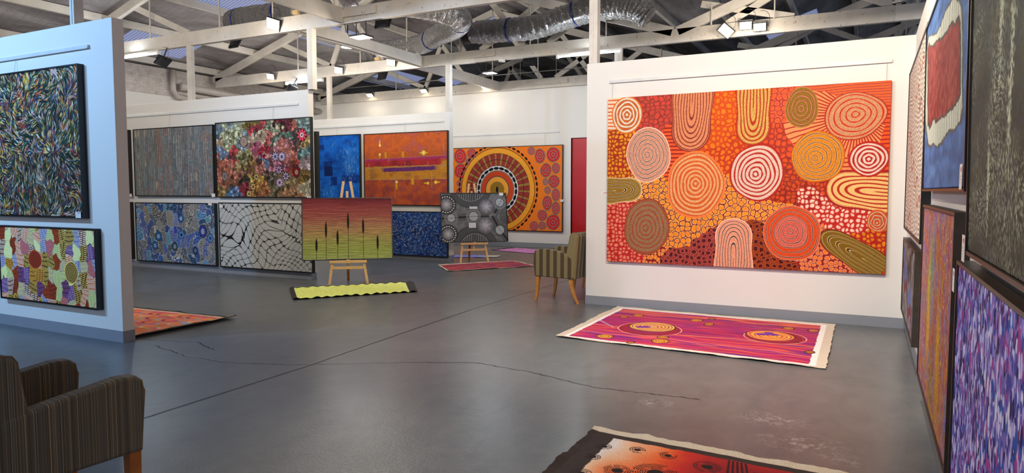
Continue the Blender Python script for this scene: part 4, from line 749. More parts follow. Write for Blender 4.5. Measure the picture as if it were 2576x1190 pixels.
M['floor'] = floor_mat()

# ------------------------------------------------------------------ shell
def struct(name, mb, mat, parent=None, label=None, **k):
    o = mb.build(name, mat, parent, **k)
    if parent is None: tag(o, label, None, None, 'structure')
    return o
mb = MB(); mb.box(-15.8, 9, -6, 26, -.12, 0); struct('floor', mb, M['floor'])
TOP = 3.19
def wall(name, x0, x1, y0, y1, z1, side, z0=0, skirt='front', sk=.115):
    m = MB(); m.box(x0, x1, y0, y1, z0, z1); struct(name, m, M['wall'], bev=.003)
    if skirt:
        m = MB(); m.box(x0 - .004, x1 + .004, y0 - .004, y1 + .004, 0, sk); struct('baseboard_' + side, m, M['skirting'])
wall('wall_front_left', -9.6, -6.52, 4.26, 4.38, 3.17, 'front_left')
# middle left wall is turned a little
wall('wall_middle_left', -14.6, -8.34, 8.80, 8.92, TOP, 'middle_left')
wall('wall_rear_left', -13.6, -7.98, 12.62, 12.76, TOP, 'rear_left')
wall('wall_center', -3.315, .41, 8.60, 8.72, 3.16, 'center')
wall('wall_right', .41, .53, -1.5, 8.72, 3.19, 'right')
m = MB(); m.box(-15.6, -6.86, 16.70, 16.82, 0, 4.3); m.box(-6.86, -5.9, 16.70, 16.82, 2.87, 4.3); m.box(-5.9, 3, 16.70, 16.82, 0, 4.3); struct('wall_back', m, M['wall'])
m = MB(); m.box(-15.6, -6.93, 16.69, 16.70, 0, .12); struct('baseboard_back', m, M['skirting'])
m = MB(); m.box(-6.93, -6.86, 16.68, 16.84, 0, 2.94); m.box(-5.9, -5.83, 16.68, 16.84, 0, 2.94); m.box(-6.86, -5.9, 16.68, 16.84, 2.87, 2.94); struct('trim_1', m, M['wall'])
d1 = empty('door_1', (-6.38, 16.76, 0)); tag(d1, 'tall red door in the back wall', None, None, 'structure')
m = MB(); m.box(-.47, .47, -.02, .02, .01, 2.86); m.build('door_leaf', M['red'], d1, bev=.004)
m = MB(); m.tube([(.38, -.03, 1.05), (.38, -.09, 1.05), (.27, -.09, 1.05)], .012); m.build('door_handle', M['steel'], d1)
m = MB(); m.box(-15.8, -15.55, -6, 26, 0, 3.86); struct('wall_left', m, M['wall'])
m = MB(); m.box(-15.8, -15.53, -6, 26, 3.86, 4.52); struct('wall_left_brick_course', m, M['brick'])
m = MB(); m.box(-15.8, 9, 25.8, 26, 0, 6.5); struct('wall_rear', m, M['timber_old'])

# ------------------------------------------------------------------ roof
EZ, RZ = 4.62, 6.52
VZ = 5.15
SL = [(-15.6, EZ - .1, -9.1, RZ), (-9.1, RZ, -3.2, VZ), (-3.2, VZ, 2.7, RZ + .5), (2.7, RZ + .5, 9.0, VZ)]
SKY = [(-15.0, -14.0, 9.7, 11.5), (-12.7, -11.9, 9.9, 11.5), (-8.3, -6.5, 12.8, 14.1), (-14.2, -13.2, 17.4, 19.4), (-13.2, -12.4, 20.0, 22.0), (-.9, .9, 11.3, 12.9), (-12.9, -12.0, 13.2, 14.6), (-2.4, -1.2, 18, 20), (-9.9, -9.2, 17.0, 18.4)]
def roofz(x):
    for x0, z0, x1, z1 in SL:
        if x0 <= x <= x1: return z0 + (z1 - z0) * (x - x0) / (x1 - x0)
    return EZ
xs = sorted({a for s_ in SL for a in (s_[0], s_[2])} | {a for s_ in SKY for a in s_[:2]}); ys = sorted({-6.0, 26.0} | {a for s_ in SKY for a in s_[2:]})
mr = MB(); skyc = []
for i in range(len(xs) - 1):
    for j in range(len(ys) - 1):
        xa, xb, ya, yb = xs[i], xs[i + 1], ys[j], ys[j + 1]; xm, ym = (xa + xb) / 2, (ya + yb) / 2
        if any(s_[0] < xm < s_[1] and s_[2] < ym < s_[3] for s_ in SKY): continue
        mr.hull([(xa, ya, roofz(xa)), (xb, ya, roofz(xb)), (xb, yb, roofz(xb)), (xa, yb, roofz(xa)), (xa, ya, roofz(xa) + .03), (xb, ya, roofz(xb) + .03), (xb, yb, roofz(xb) + .03), (xa, yb, roofz(xa) + .03)], [(3, 2, 1, 0), (4, 5, 6, 7), (0, 1, 5, 4), (1, 2, 6, 5), (2, 3, 7, 6), (3, 0, 4, 7)])
struct('ceiling', mr, M['foil'], label='sloping roof lined with creased silver foil')
for i, (xa, xb, ya, yb) in enumerate(SKY):
    m = MB(); m.hull([(xa, ya, roofz(xa) + .01), (xb, ya, roofz(xb) + .01), (xb, yb, roofz(xb) + .01), (xa, yb, roofz(xa) + .01)], [(0, 1, 2, 3)]); struct('window_%d' % (i + 1), m, M['skylight'], label='corrugated skylight sheet in the roof')
k = 0
for x0, z0, x1, z1 in SL:
    n = 5
    for i in range(n):
        t = (i + .35) / n; x = x0 + (x1 - x0) * t; z = z0 + (z1 - z0) * t - .07; k += 1
        m = MB(); m.box(x - .04, x + .04, -6, 25.8, z - .09, z + .06); struct('purlin', m, M['timber_old' if i == 0 else 'timber'], label='long timber purlin under the roof foil')
# roof trusses
def truss(y, old=0, skip=()):
    T = empty('roof_truss', (0, y, 0)); tag(T, 'white painted timber roof truss', None, None, 'structure'); mt = M['timber_old'] if old else M['timber']
    def mem(a, b, w=.07, h=.15, name='web_member', mm=None, yo=0): m = MB(); m.bar((a[0], yo, a[1]), (b[0], yo, b[1]), w, h, (0, 0, 1)); return m.build(name, mm or mt, T, bev=.004)
    mem((-15.2, 4.31), (-7.4, 4.31), .09, .25, 'tie_beam'); mem((-7.4, 4.31), (.3, 4.31), .09, .25, 'tie_beam', M['timber_old']); mem((.3, 4.31), (9, 4.31), .09, .25, 'tie_beam')
    mem((-7.9, 4.33), (-6.9, 4.33), .05, .12, 'splice_plate', M['timber_old'], -.075)
    o = -.13
    mem((-15.3, EZ + o - .1), (-9.1, RZ + o - .1), .09, .17, 'top_chord'); mem((-9.1, RZ + o - .1), (-3.25, EZ + o - .1), .09, .17, 'top_chord'); mem((-3.15, EZ + o - .1), (2.7, RZ + o + .1), .09, .17, 'top_chord'); mem((2.7, RZ + o + .1), (8.9, EZ + o - .1), .09, .17, 'top_chord')
    for a, b in (((-12.95, 5.12), (-11.35, 4.44)), ((-11.35, 4.44), (-10.7, 5.85)), ((-10.9, 5.75), (-9.85, 4.44)), ((-9.1, 6.3), (-7.7, 4.44)), ((-5.85, 5.3), (-7.3, 4.44)), ((-7.2, 5.6), (-6.3, 4.44)), ((-4.9, 5.0), (-5.75, 4.44)),
                 ((-1.2, 5.15), (.3, 4.44)), ((-2.75, 4.84), (-1.2, 4.44)), ((1.0, 5.85), (.3, 4.44)), ((1.0, 5.85), (2.2, 4.44)), ((2.7, 6.3), (4.0, 4.44)), ((-2.3, 4.44), (-.9, 5.2))):
        if a not in skip: mem(a, b, .05, .12, 'web_member', None, .05)
    for x, zt in ((-12.3, 5.3), (-10.4, 5.9), (-9.1, 6.3), (-7.75, 5.9), (-6.1, 5.4), (-4.5, 4.9), (-2.55, 4.75), (-1.5, 5.05), (.6, 5.7), (2.7, 6.3)):
        m = MB(); m.tube([(x, -.06, 4.42), (x, -.06, zt)], .014, 6); m.build('tie_rod', M['timber_old'], T)
    return T
for y, old in ((.5, 0), (4.6, 0), (8.86, 0), (12.72, 0), (16.62, 1), (20.9, 1)): truss(y, old, ((-11.35, 4.44), (-10.9, 5.75)) if y == 8.86 else ())
def beam(name, a, b, w, h, label, mat='timber'):
    m = MB(); m.bar(a, b, w, h); return struct(name, m, M[mat], label=label, bev=.004)
beam('beam', (-7.60, 4.6, 4.31), (-7.60, 8.8, 4.31), .08, .24, 'long white ceiling beam over the floor between the front and middle trusses')
beam('beam', (-8.72, 8.92, 4.31), (-8.72, 12.66, 4.31), .08, .24, 'white ceiling beam between the middle and rear trusses')
beam('beam', (-8.93, 12.78, 4.31), (-8.93, 16.57, 4.31), .08, .24, 'white ceiling beam running to the back wall')
beam('beam', (-2.2, -3, 4.31), (-2.2, 4.55, 4.31), .08, .24, 'white ceiling beam over the near floor')
# posts standing on the partition tops
for x, y, z0, z1, w, dd, lb in ((-7.155, 4.32, 3.17, 4.72, .05, .10, 'white post on top of the front left wall'), (-8.29, 8.86, TOP, 4.19, .10, .10, 'white post at the end of the middle left wall'), (-11.26, 8.86, TOP, 4.19, .10, .08, 'white post in the middle of the middle left wall top'), (-8.03, 12.69, TOP, 4.19, .10, .10, 'white post at the end of the rear left wall'), (-11.35, 12.69, TOP, 4.19, .09, .08, 'thin white post on the rear left wall'), (-3.23, 8.66, 3.16, 4.6, .10, .11, 'tall white post at the left end of the center wall'), (-4.25, 12.69, 2.6, 4.19, .13, .07, 'short white post under the rear truss left of the tall post')):
    m = MB(); m.box(x - w / 2, x + w / 2, y - dd / 2, y + dd / 2, z0, z1); m.box(x - w / 2 - .012, x - .004, y - dd / 2 - .006, y + dd / 2 + .006, z0, z1); struct('post', m, M['timber'], label=lb, bev=.003)
# painted pipework and rails along the left wall
p = empty('wall_pipe', (0, 0, 0)); tag(p, 'thick pale drain pipe running along the top of the left wall', 'pipe')
m = MB(); m.tube([(-15.28, 11.8, 4.10), (-15.28, 16.6, 3.98)], .085, 14); m.build('pipe_run', M['pipe'], p, smooth=True)
for ya, za in ((11.72, 4.10), (13.4, 4.06)): m = MB(); m.tube([(-15.28, ya, za), (-15.28, ya + .22, za)], .10, 14); m.build('pipe_collar', M['pipe'], p, smooth=True)
m = MB(); m.tube([(-15.42, 11.6, 4.5), (-15.42, 11.6, 4.0), (-15.42, 11.7, 3.86), (-15.42, 12.6, 3.8)], .07, 12); m.build('down_pipe', M['pipe'], p, smooth=True)

# ------------------------------------------------------------------ paintings
def art_mesh(A, name, mat, parent, thick=.03, gain=None, surf=None):
    """grid whose points carry the painted colours; front looks to -y, x right, z up, centred on x, bottom at z = 0"""
    h, w = A.h, A.w; a = np.clip(A.a, 0, 1)
    if gain is not None: a = np.clip(a * np.array(gain), 0, 1)
    if surf is None:
        X = (A.X / (w - 1) - .5) * A.wm; Z = (1 - A.Y / (h - 1)) * A.hm; co = np.stack([X, np.zeros_like(X), Z], -1)
    else: co = surf(A.X / (w - 1), A.Y / (h - 1))
    co = co.reshape(-1, 3); idx = np.arange(h * w).reshape(h, w); q = np.stack([idx[1:, :-1], idx[1:, 1:], idx[:-1, 1:], idx[:-1, :-1]], -1).reshape(-1, 4)
    col = np.concatenate([lin(a.reshape(-1, 3)), np.ones((h * w, 1))], 1)
    # the edge of the cloth turns back by its thickness
    rim = np.concatenate([idx[0, :], idx[1:, -1], idx[-1, -2::-1], idx[-2:0:-1, 0]]); nr = len(rim); off = np.array([0, thick, 0]) if surf is None else np.array([0, 0, -thick])
    co = np.concatenate([co, co[rim] + off]); col = np.concatenate([col, col[rim]]); b = np.arange(nr) + h * w; nx = np.roll(np.arange(nr), -1); q2 = np.stack([rim, rim[nx], b[nx], b], -1); q = np.concatenate([q, q2])
    me = bpy.data.meshes.new(name); me.vertices.add(len(co)); me.vertices.foreach_set('co', co.astype(np.float32).ravel()); nf = len(q)
    me.loops.add(nf * 4); me.loops.foreach_set('vertex_index', q.astype(np.int32).ravel()); me.polygons.add(nf); me.polygons.foreach_set('loop_start', (np.arange(nf) * 4).astype(np.int32)); me.update(calc_edges=True)
    at = me.color_attributes.new('paint', 'FLOAT_COLOR', 'POINT'); at.data.foreach_set('color', col.astype(np.float32).ravel())
    if surf is not None: me.polygons.foreach_set('use_smooth', np.ones(nf, bool))
    me.materials.append(mat); o = bpy.data.objects.new(name, me); COL.objects.link(o); o.parent = parent; return o
def painting(A, loc, label, rot=0, depth=.065, fr=.018, frame='black', gain=None, wires=(), tilt=0, group=None, railz=None):
    """loc = bottom centre on the wall face; the picture stands depth proud of it"""
    P = empty('framed_painting' if frame else 'canvas_painting', loc, (tilt, 0, rot)); tag(P, label, 'painting', group); w, h = A.wm, A.hm; Wd = w + 2 * fr if frame else w; Hd = h + 2 * fr if frame else h
    c = art_mesh(A, 'canvas', M['paint'], P, depth - .02 if frame else depth - .004, gain); c.location = (0, -(depth - .008) if frame else -depth, fr if frame else 0)
    if frame:
        m = MB()
        for x0, x1, z0, z1 in ((-Wd / 2, -w / 2 - .003, 0, Hd), (w / 2 + .003, Wd / 2, 0, Hd), (-w / 2 - .003, w / 2 + .003, 0, fr - .003), (-w / 2 - .003, w / 2 + .003, Hd - fr + .003, Hd)): m.box(x0, x1, -depth, -.002, z0, z1)
        m.build('frame', M[frame], P); m = MB(); m.box(-w / 2, w / 2, -.016, -.004, fr, fr + h); m.build('backing_board', M['plastic'], P)
    if wires:
        for wx in wires:
            m = MB(); m.tube([(wx, -.03, Hd - .002), (wx, -.012, railz - loc[2] - .022)], .0022, 5); m.build('hanging_wire', M['wire'], P)
    return P
def rect_on(x0, x1, z0): return ((x0 + x1) / 2, z0)
ARTS = []
GL = (1.25, 1.08, .9)
P_ = painting
F_ = .018
P_(art_feather(), (-7.88, 4.26, 1.225), 'large dark painting of swirling multicoloured feather strokes on the front left wall', gain=GL, wires=(-.28,), railz=2.92)
P_(art_patches(), (-7.69, 4.26, .31), 'wide painting of hatched purple, cream and rust patches, below the feather stroke painting', gain=GL)
P_(art_zigzag(), (-13.45, 8.8, 1.40), 'edge of a dark painting, farthest left on the middle left wall, upper row', wires=(0,), railz=2.96)
P_(art_zigzag(1.1), (-13.45, 8.8, .15), 'edge of a dark painting, farthest left on the middle left wall, lower row')
P_(art_columns(), (-11.71, 8.8, 1.40), 'grey painting of thin vertical columns of ticks, upper row on the middle left wall', wires=(-.1,), railz=2.96)
P_(art_flowers(), (-9.38, 8.8, 1.385), 'multicoloured painting packed with small flowers and bush motifs, upper right on the middle left wall', wires=(.25,), railz=2.96)
P_(art_bluedots(), (-11.72, 8.8, .125), 'blue and cream dotted painting under the grey column painting')
P_(art_leaves(), (-9.37, 8.8, .12), 'black and white leaf pattern painting, lower right on the middle left wall behind the easel')
zb = P_(art_zigzag(), (-8.75, 8.92, 1.2), 'dark painting on the reverse of the middle left wall, only its edge showing', math.pi)
P_(art_royal(), (-11.07, 12.62, 1.15), 'bright royal blue abstract painting behind the striped easel canvas', wires=(0,), railz=3.0)
P_(art_sunset(), (-9.13, 12.62, 1.18), 'orange painting with crimson and violet bands and yellow suns', wires=(0,), railz=3.0)
P_(art_navy(), (-9.14, 12.62, .07), 'deep navy blue painting of short pale strokes below the orange banded painting')
P_(art_back(), (-9.0, 16.7, .43), 'large orange painting of one great ringed circle on the back wall', wires=(1.4,), railz=3.04)
P_(art_big(), (-1.408, 8.6, .59), 'huge unframed orange and red painting of ringed ovals and cobbles on the center wall', frame=None, depth=.045, gain=(1.02, .94, .86), wires=(-1.55, 1.55), railz=2.9)
RW = -math.pi / 2
P_(art_ripples(), (.41, 7.12, 1.11), 'cream and brown rippled line painting, farthest on the right wall', RW, gain=(1.25, 1.25, 1.2))
P_(art_island(), (.41, 4.56, 1.50), 'blue painting with a dark red island shape edged in white', RW, gain=(.92, .98, .98), frame='black', tilt=.012)
P_(art_dark(), (.41, 2.42, 1.255), 'dark green grey painting of tiny pale dashes, nearest upper one on the right wall', RW, gain=(1.2, 1.24, 1.22), frame='brownframe', tilt=.016)
P_(art_small(), (.41, 7.35, .25), 'low dark brown painting with a blue streak, beneath the rippled painting', RW, gain=(1.1, 1.15, 1.2), frame='brownframe')
P_(art_rainbow(), (.41, 4.63, .20), 'shimmering orange, purple and yellow streaked painting below the blue island one', RW, gain=(.98, 1.0, 1.12), frame='brownframe')
P_(art_violet(), (.41, 2.69, .19), 'violet, pink and white dashed painting, nearest lower one on the right wall', RW, gain=(.92, .98, 1.08), frame='brownframe')

# price cards
def card(loc, rot, label, w=.09, h=.062):
    m = MB(); m.box(-w / 2, w / 2, -.0015, .0, -h / 2, h / 2); o = m.build('price_card', M['card']); o.location = loc; o.rotation_euler = (0, 0, rot); tag(o, label, 'card', 'small white price cards'); return o
y = 4.26 - .068; card((-7.062, y, 1.262), 0, 'small white price card at the lower right corner of the feather stroke painting')
y = 8.8 - .068
card((-10.603, y, 1.427), 0, 'small white price card on the lower right corner of the grey column painting'); card((-8.296, y, 1.39), 0, 'small white price card on the lower right corner of the flower painting')
card((-10.70, y, 1.272), 0, 'small white price card on the upper right corner of the blue dotted painting'); card((-10.41, y, 1.232), 0, 'small white price card on the upper left corner of the black and white leaf painting')
card((-12.97, y, 1.42), 0, 'small white price card between the two dark paintings at far left')
card((-3.06, 8.6 - .002, 1.46), 0, 'small white price card on the wall left of the huge orange painting'); card((-7.09, 16.7 - .068, 1.257), 0, 'small white price card at the right edge of the great circle painting')
x = .41 - .068; card((x, 3.42, 1.56), RW, 'small white price card at the corner of the blue island painting', .085, .105); card((x, 3.235, 1.275), RW, 'small white price card at the corner of the dark green painting', .085, .105); card((x, 3.53, 1.115), RW, 'small white price card beside the violet dashed painting', .07, .10)

# picture rails
def prail(a, b, z, y, label, axis='x'):
    m = MB()
    if axis == 'x': m.box(a, b, y - .02, y, z - .016, z + .016); m.box(a, b, y - .026, y - .018, z - .02, z - .006)
    else: m.box(y - .02, y, a, b, z - .016, z + .016)
    o = m.build('picture_rail', M['rail']); tag(o, label, 'picture rail')
prail(-9.4, -6.88, 2.925, 4.26, 'picture rail above the feather stroke painting'); prail(-14.2, -8.56, 2.965, 8.8, 'long picture rail above the grey and flower paintings'); prail(-13.4, -8.13, 3.0, 12.62, 'picture rail above the royal blue and orange paintings')
prail(-12.4, -7.19, 3.045, 16.7, 'picture rail on the back wall'); prail(-3.0, .19, 2.905, 8.6, 'picture rail above the huge orange painting')

# ------------------------------------------------------------------ easels with their canvases
def easel(base, ang, A, label, clabel, cz, lean=-.16, gain=None, cw=0):
    E_ = empty('display_easel', base, (0, 0, ang)); tag(E_, label, 'easel', 'pale wooden display easels')
    zt = 1.66; yb = .30
    def at(x, z, off=0): return (x, z * math.tan(-lean) - .12 + off, z)
    for sx in (-1, 1):
        m = MB(); m.bar(at(sx * .30, 0), at(sx * .055, zt), .042, .028, (0, -1, 0)); m.build('leg', M['beech'], E_, bev=.003)
    m = MB(); m.bar((0, .42, 0), (0, .13, 1.3), .042, .028, (0, -1, 0)); m.build('back_leg', M['rustleg'], E_, bev=.003)
    m = MB(); m.bar(at(0, .24, .012), at(0, 1.5, .012), .04, .02, (0, -1, 0)); m.build('center_upright', M['beech'], E_, bev=.002)
    m = MB(); m.bar(at(-.26, .27, -.02), at(.26, .27, -.02), .022, .045); m.build('cross_rail', M['beech'], E_, bev=.003)
    s_ = at(0, cz - .022, -.045); m = MB(); m.box(-.29, .29, s_[1] - .03, s_[1] + .035, cz - .045, cz - .004); m.build('shelf', M['beech'], E_, bev=.003)
    m = MB(); m.box(-.03, .03, s_[1] - .05, s_[1] - .03, cz - .045, cz + .012); m.build('shelf_lip', M['beech'], E_)
    for sx in (-1, 1): m = MB(); m.tube([(sx * .22, s_[1] - .0 + .0, .27), (sx * .22, at(0, .27)[1] - .037, .27)], .007, 8); m.build('screw', M['steel'], E_)
    y0 = at(0, cz, -.018)[1]; R = Matrix.Rotation(ang, 4, 'Z'); o = Vector(base) + R @ Vector((cw, y0, cz))
    P = painting(A, o, clabel, ang, .035, .014, 'black', gain, tilt=lean); return E_, P
_, cp1 = easel((-7.47, 8.72, 0), math.radians(41), art_stripes(), 'pale wooden easel behind the lime canvas, holding the red to green striped painting', 'black framed painting of red to lime stripes with dark spears, on the nearer easel', .395)
_, cp2 = easel((-7.40, 12.60, 0), math.radians(43), art_grey(), 'pale wooden easel behind the red woven canvas, holding the grey starburst painting', 'charcoal and white starburst painting on the farther easel', .425, cw=.03)
o = card((0, 0, 0), 0, 'small white price card on the upper right corner of the starburst easel painting'); R = cp2.matrix_basis; o.rotation_euler = cp2.rotation_euler; o.location = Matrix.LocRotScale(cp2.location, cp2.rotation_euler, None) @ Vector((.60, -.037, 1.02))

# ------------------------------------------------------------------ canvases on the floor
def floor_canvas(A, corners, label, amp=.006, seed=0, edge=.012, curl=None, thick=.004, gain=None, freq=9):
    TL, TR, BR, BL = [Vector(c) for c in corners]; c0 = (TL + TR + BR + BL) / 4; h, w = A.h, A.w
    n = vnoise(h, w, 7, freq, seed, 3); n2 = vnoise(h, w, 40, 40, seed + 5, 2) - .5; n3 = vnoise(h, w, 50, 50, seed + 9, 2) - .5
    def surf(u, v):
        e = np.minimum(np.minimum(u, 1 - u), np.minimum(v, 1 - v)); k = np.clip(1 - e / .03, 0, 1)
        uu = u + n2 * edge * k / 2.; vv = v + n3 * edge * k / 2.
        if curl == 'wave': vv = vv + .012 * np.sin(u * 80) * np.clip(1 - np.minimum(v, 1 - v) / .2, 0, 1)
        X = (TL.x * (1 - uu) + TR.x * uu) * (1 - vv) + (BL.x * (1 - uu) + BR.x * uu) * vv; Y = (TL.y * (1 - uu) + TR.y * uu) * (1 - vv) + (BL.y * (1 - uu) + BR.y * uu) * vv
        Z = thick + .002 + amp * n * (1 + 2.5 * k)
        if curl == 'wave': Z = Z + .010 * (1 + np.sin(u * 80)) * np.clip(1 - np.minimum(v, 1 - v) / .2, 0, 1)
        if curl == 'corner': Z = Z + .05 * np.clip(u - .93, 0, 1) / .07 * np.clip(v - .93, 0, 1) / .07 * 0 + .03 * np.clip((u - .95) / .05, 0, 1) ** 2
        return np.stack([X - c0.x, Y - c0.y, Z], -1)
    o = art_mesh(A, 'canvas_on_floor', M['cloth'], None, thick, gain, surf); o.location = (c0.x, c0.y, 0); tag(o, label, 'canvas', 'unstretched painted canvases laid on the floor'); return o
def flip(A): return A
floor_canvas(art_rug_magenta(), [(-2.84, 8.50, 0), (-.28, 8.46, 0), (-.27, 6.31, 0), (-2.82, 6.47, 0)], 'large magenta and purple painted canvas with golden ovals, on the floor before the center wall', .006, 1)
floor_canvas(art_rug_white(), [(-1.49, 4.05, 0), (.13, 3.96, 0), (.14, 2.3, 0), (-1.48, 2.4, 0)], 'nearest canvas on the floor, white to red with black ringed dots and a black border', .010, 2, .02)
floor_canvas(art_rug_lime(), [(-7.85, 7.80, 0), (-6.58, 9.27, 0), (-5.92, 8.44, 0), (-7.0, 7.02, 0)], 'lime green canvas with wavy black edges on the floor below the nearer easel', .006, 3, .01, 'wave', freq=20)
floor_canvas(art_rug_peach(), [(-9.1, 5.57, 0), (-6.57, 5.69, 0), (-6.59, 4.43, 0), (-9.1, 4.45, 0)], 'peach and lilac canvas with orange leaf shapes, poking out behind the front left wall', .006, 4, .008, 'corner')
floor_canvas(art_rug_red(), [(-7.70, 11.70, 0), (-6.76, 13.20, 0), (-5.85, 12.45, 0), (-6.94, 10.88, 0)], 'crimson and purple striped canvas on the floor below the farther easel', .006, 5)
floor_canvas(art_rug_lilac(), [(-8.35, 16.20, 0), (-6.2, 15.75, 0), (-6.45, 14.75, 0), (-8.52, 15.38, 0)], 'lilac speckled canvas on the floor near the back wall', .004, 6)
floor_canvas(art_rug_blue(), [(-8.55, 13.75, 0), (-7.55, 14.1, 0), (-7.45, 13.75, 0), (-8.3, 13.2, 0)], 'pale blue corner of a canvas on the floor behind the rear left wall end', .004, 7)

# ------------------------------------------------------------------ armchairs (front faces -y)
def armchair(loc, rot, fab, legm, label, straight=False, sc=1.0):
    C = empty('armchair', loc, (0, 0, rot)); C.scale = (sc,) * 3; tag(C, label, 'armchair', 'striped upholstered armchairs'); fx, fy = FAB[(fab, 0)], FAB[(fab, 1)]; W = .32
    if straight: prof = [(-.29, .35), (-.305, .62), (-.30, .665), (-.27, .69), (-.20, .695), (.24, .635), (.27, .60), (.27, .35)]
    else: prof = [(-.29, .345), (-.305, .50), (-.305, .645), (-.29, .69), (-.25, .712), (-.16, .72), (-.05, .715), (.08, .695), (.19, .655), (.255, .61), (.275, .56), (.27, .33)]
    for s in (-1, 1):
        m = MB(); a, b = (W - .085, W) if s > 0 else (-W, -W + .085); m.prism(prof, a, b, .016); m.build('arm', fy, C, smooth=False)
    m = MB(); m.box(-W + .085, W - .085, -.285, .22, .34, .47, bev=.03); m.build('seat', fx, C)
    bp = [(.13, .36), (.15, .50), (.235, .90), (.25, .935), (.285, .95), (.33, .93), (.345, .895), (.30, .33)] if not straight else [(.12, .36), (.14, .50), (.185, .845), (.20, .868), (.235, .876), (.285, .872), (.305, .84), (.285, .33)]
    m = MB(); m.prism(bp, -W + .006, W - .006, .03 if not straight else .014); m.build('backrest', fy if straight else fx, C)
    for s in (-1, 1):
        x = s * (W - .02); m = MB(); m.tube([(x, y, z) for y, z in bp[1:6]], .006, 6); m.build('piping', fx, C)
    for sx in (-1, 1):
        for fr in (0, 1):
            x = sx * (W - .045); m = MB(); secs = []
            for t in (0, .35, .7, 1):
                z = .352 * (1 - t); hw = .026 - .011 * t; yo = (-.255 - .035 * t * t) if fr == 0 else (.235 + .11 * t * t)
                if straight: yo = -.262 if fr == 0 else .25 + .05 * t; hw = .027 - .004 * t
                secs.append([(x - hw, yo - hw, z), (x + hw, yo - hw, z), (x + hw, yo + hw, z), (x - hw, yo + hw, z)])
            m.loft(secs); m.build('leg', legm, C, bev=.003)
        if straight: m = MB(); m.bar((sx * (W - .045), -.25, .20), (sx * (W - .045), .26, .20), .022, .034); m.build('stretcher', legm, C, bev=.002)
    return C
armchair((-3.715, 8.80, 0), math.radians(-90 - 3), 'wide', M['oak'], 'olive and brown wide striped armchair at the left end of the center wall')
armchair((-3.62, 9.85, 0), math.radians(-84), 'fine', M['oak'], 'dark armchair behind the olive striped one, only its top showing')
armchair((-3.17, 1.66, 0), math.radians(180 - 4), 'fine', M['rustleg'], 'dark finely striped armchair in the lower left foreground', True)

# ------------------------------------------------------------------ lamps
def aim(o, d): o.rotation_euler = Vector(d).to_track_quat('-Z', 'Y').to_euler()
def flood(loc, d, label, glass='warmglass', w=.20, h=.14, roll=0, up=.12, group='LED floodlights on the trusses', cable=True, bracket=True):
    """housing looks along its own -z"""
    q = Vector(d).to_track_quat('-Z', 'Y') @ Euler((0, 0, roll)).to_quaternion(); Fo = empty('led_floodlight', loc); Fo.rotation_euler = q.to_euler(); tag(Fo, label, 'floodlight', group)
    m = MB(); m.box(-w / 2, w / 2, -h / 2, h / 2, 0, .03, bev=.004); m.box(-w / 2 + .02, w / 2 - .02, -h / 2 + .02, h / 2 - .02, .03, .045); m.build('housing', M['plastic'], Fo)
    m = MB(); m.box(-w / 2 + .010, w / 2 - .010, -h / 2 + .010, h / 2 - .010, -.004, .001); m.build('lamp_glass', M[glass], Fo)
    if bracket:
        m = MB(); m.bar((-w / 2 - .006, 0, .015), (-w / 2 - .006, up * .7, .05), .004, .02); m.bar((w / 2 + .006, 0, .015), (w / 2 + .006, up * .7, .05), .004, .02); m.bar((-w / 2 - .006, up * .7, .05), (w / 2 + .006, up * .7, .05), .02, .004); m.build('bracket', M['plastic'], Fo)
    if cable:
        qi = q.inverted(); pts = [Vector((0, 0, .045))]
        for t in range(1, 9):
            a = t / 8; g = qi @ Vector((.16 * math.sin(a * 3.1), .0, .26 * a - .05 * math.sin(a * 6))); pts.append(g + Vector((0, 0, .045 * (1 - a))))
        m = MB(); m.tube(pts, .004, 5); m.build('cable', M['plastic'], Fo)
    return Fo
def lamp(loc, target, watts, color, cone, parent=None, name='lamp_light'):
    ld = bpy.data.lights.new(name, 'SPOT'); ld.energy = watts; ld.color = color; ld.spot_size = math.radians(cone); ld.spot_blend = .5; ld.shadow_soft_size = .09; o = bpy.data.objects.new(name, ld); COL.objects.link(o)
    d = Vector(target) - Vector(loc); o.location = Vector(loc) + d.normalized() * .12; aim(o, d); return o
def glow(loc, watts, color):
    ld = bpy.data.lights.new('lamp_light', 'POINT'); ld.energy = watts; ld.color = color; ld.shadow_soft_size = .06; o = bpy.data.objects.new('lamp_light', ld); COL.objects.link(o); o.location = loc
def arm(Fo, p):
    q = Fo.matrix_basis.inverted() if False else Matrix.LocRotScale(Fo.location, Fo.rotation_euler, None).inverted()
    m = MB(); m.bar((0, 0, .04), q @ Vector(p), .018, .018); m.build('mounting_arm', M['plastic'], Fo)
seen = [((-9.02, 8.72, 4.31), (.25, -1, -.55), 'lit floodlight on the middle truss beside the big silver duct', .24, .20, .35), ((-13.1, 12.55, 4.30), (.2, -1, -.6), 'lit floodlight at the left end of the rear truss', .2, .15, .2), ((-10.95, 12.55, 4.28), (.3, -1, -.5), 'lit floodlight on the rear truss just right of the tall post', .2, .16, .2),
        ((-9.46, 12.55, 4.33), (.3, -1, -.5), 'lit floodlight on the rear truss beneath the hanging duct end', .2, .15, .2), ((-13.2, 16.48, 4.33), (.1, -.6, -1), 'lit floodlight at the left on the back wall truss', .2, .16, 0), ((-11.28, 16.48, 4.33), (.1, -.6, -1), 'lit floodlight in the middle of the back wall truss', .2, .16, 0), ((-9.32, 16.5, 4.33), (.1, -.6, -1), 'lit floodlight on the back wall by the end of the white ceiling beam', .2, .16, 0),
        ((-2.27, 12.52, 4.27), (.1, -1, -.3), 'floodlight turned on its corner, leftmost of the three over the center wall', .24, .17, .75), ((-1.95, 12.55, 4.33), (.1, -1, -.3), 'middle floodlight of the three over the center wall', .21, .14, 0), ((-1.72, 12.55, 4.28), (.1, -1, -.3), 'rightmost floodlight of the three over the center wall', .21, .14, 0)]
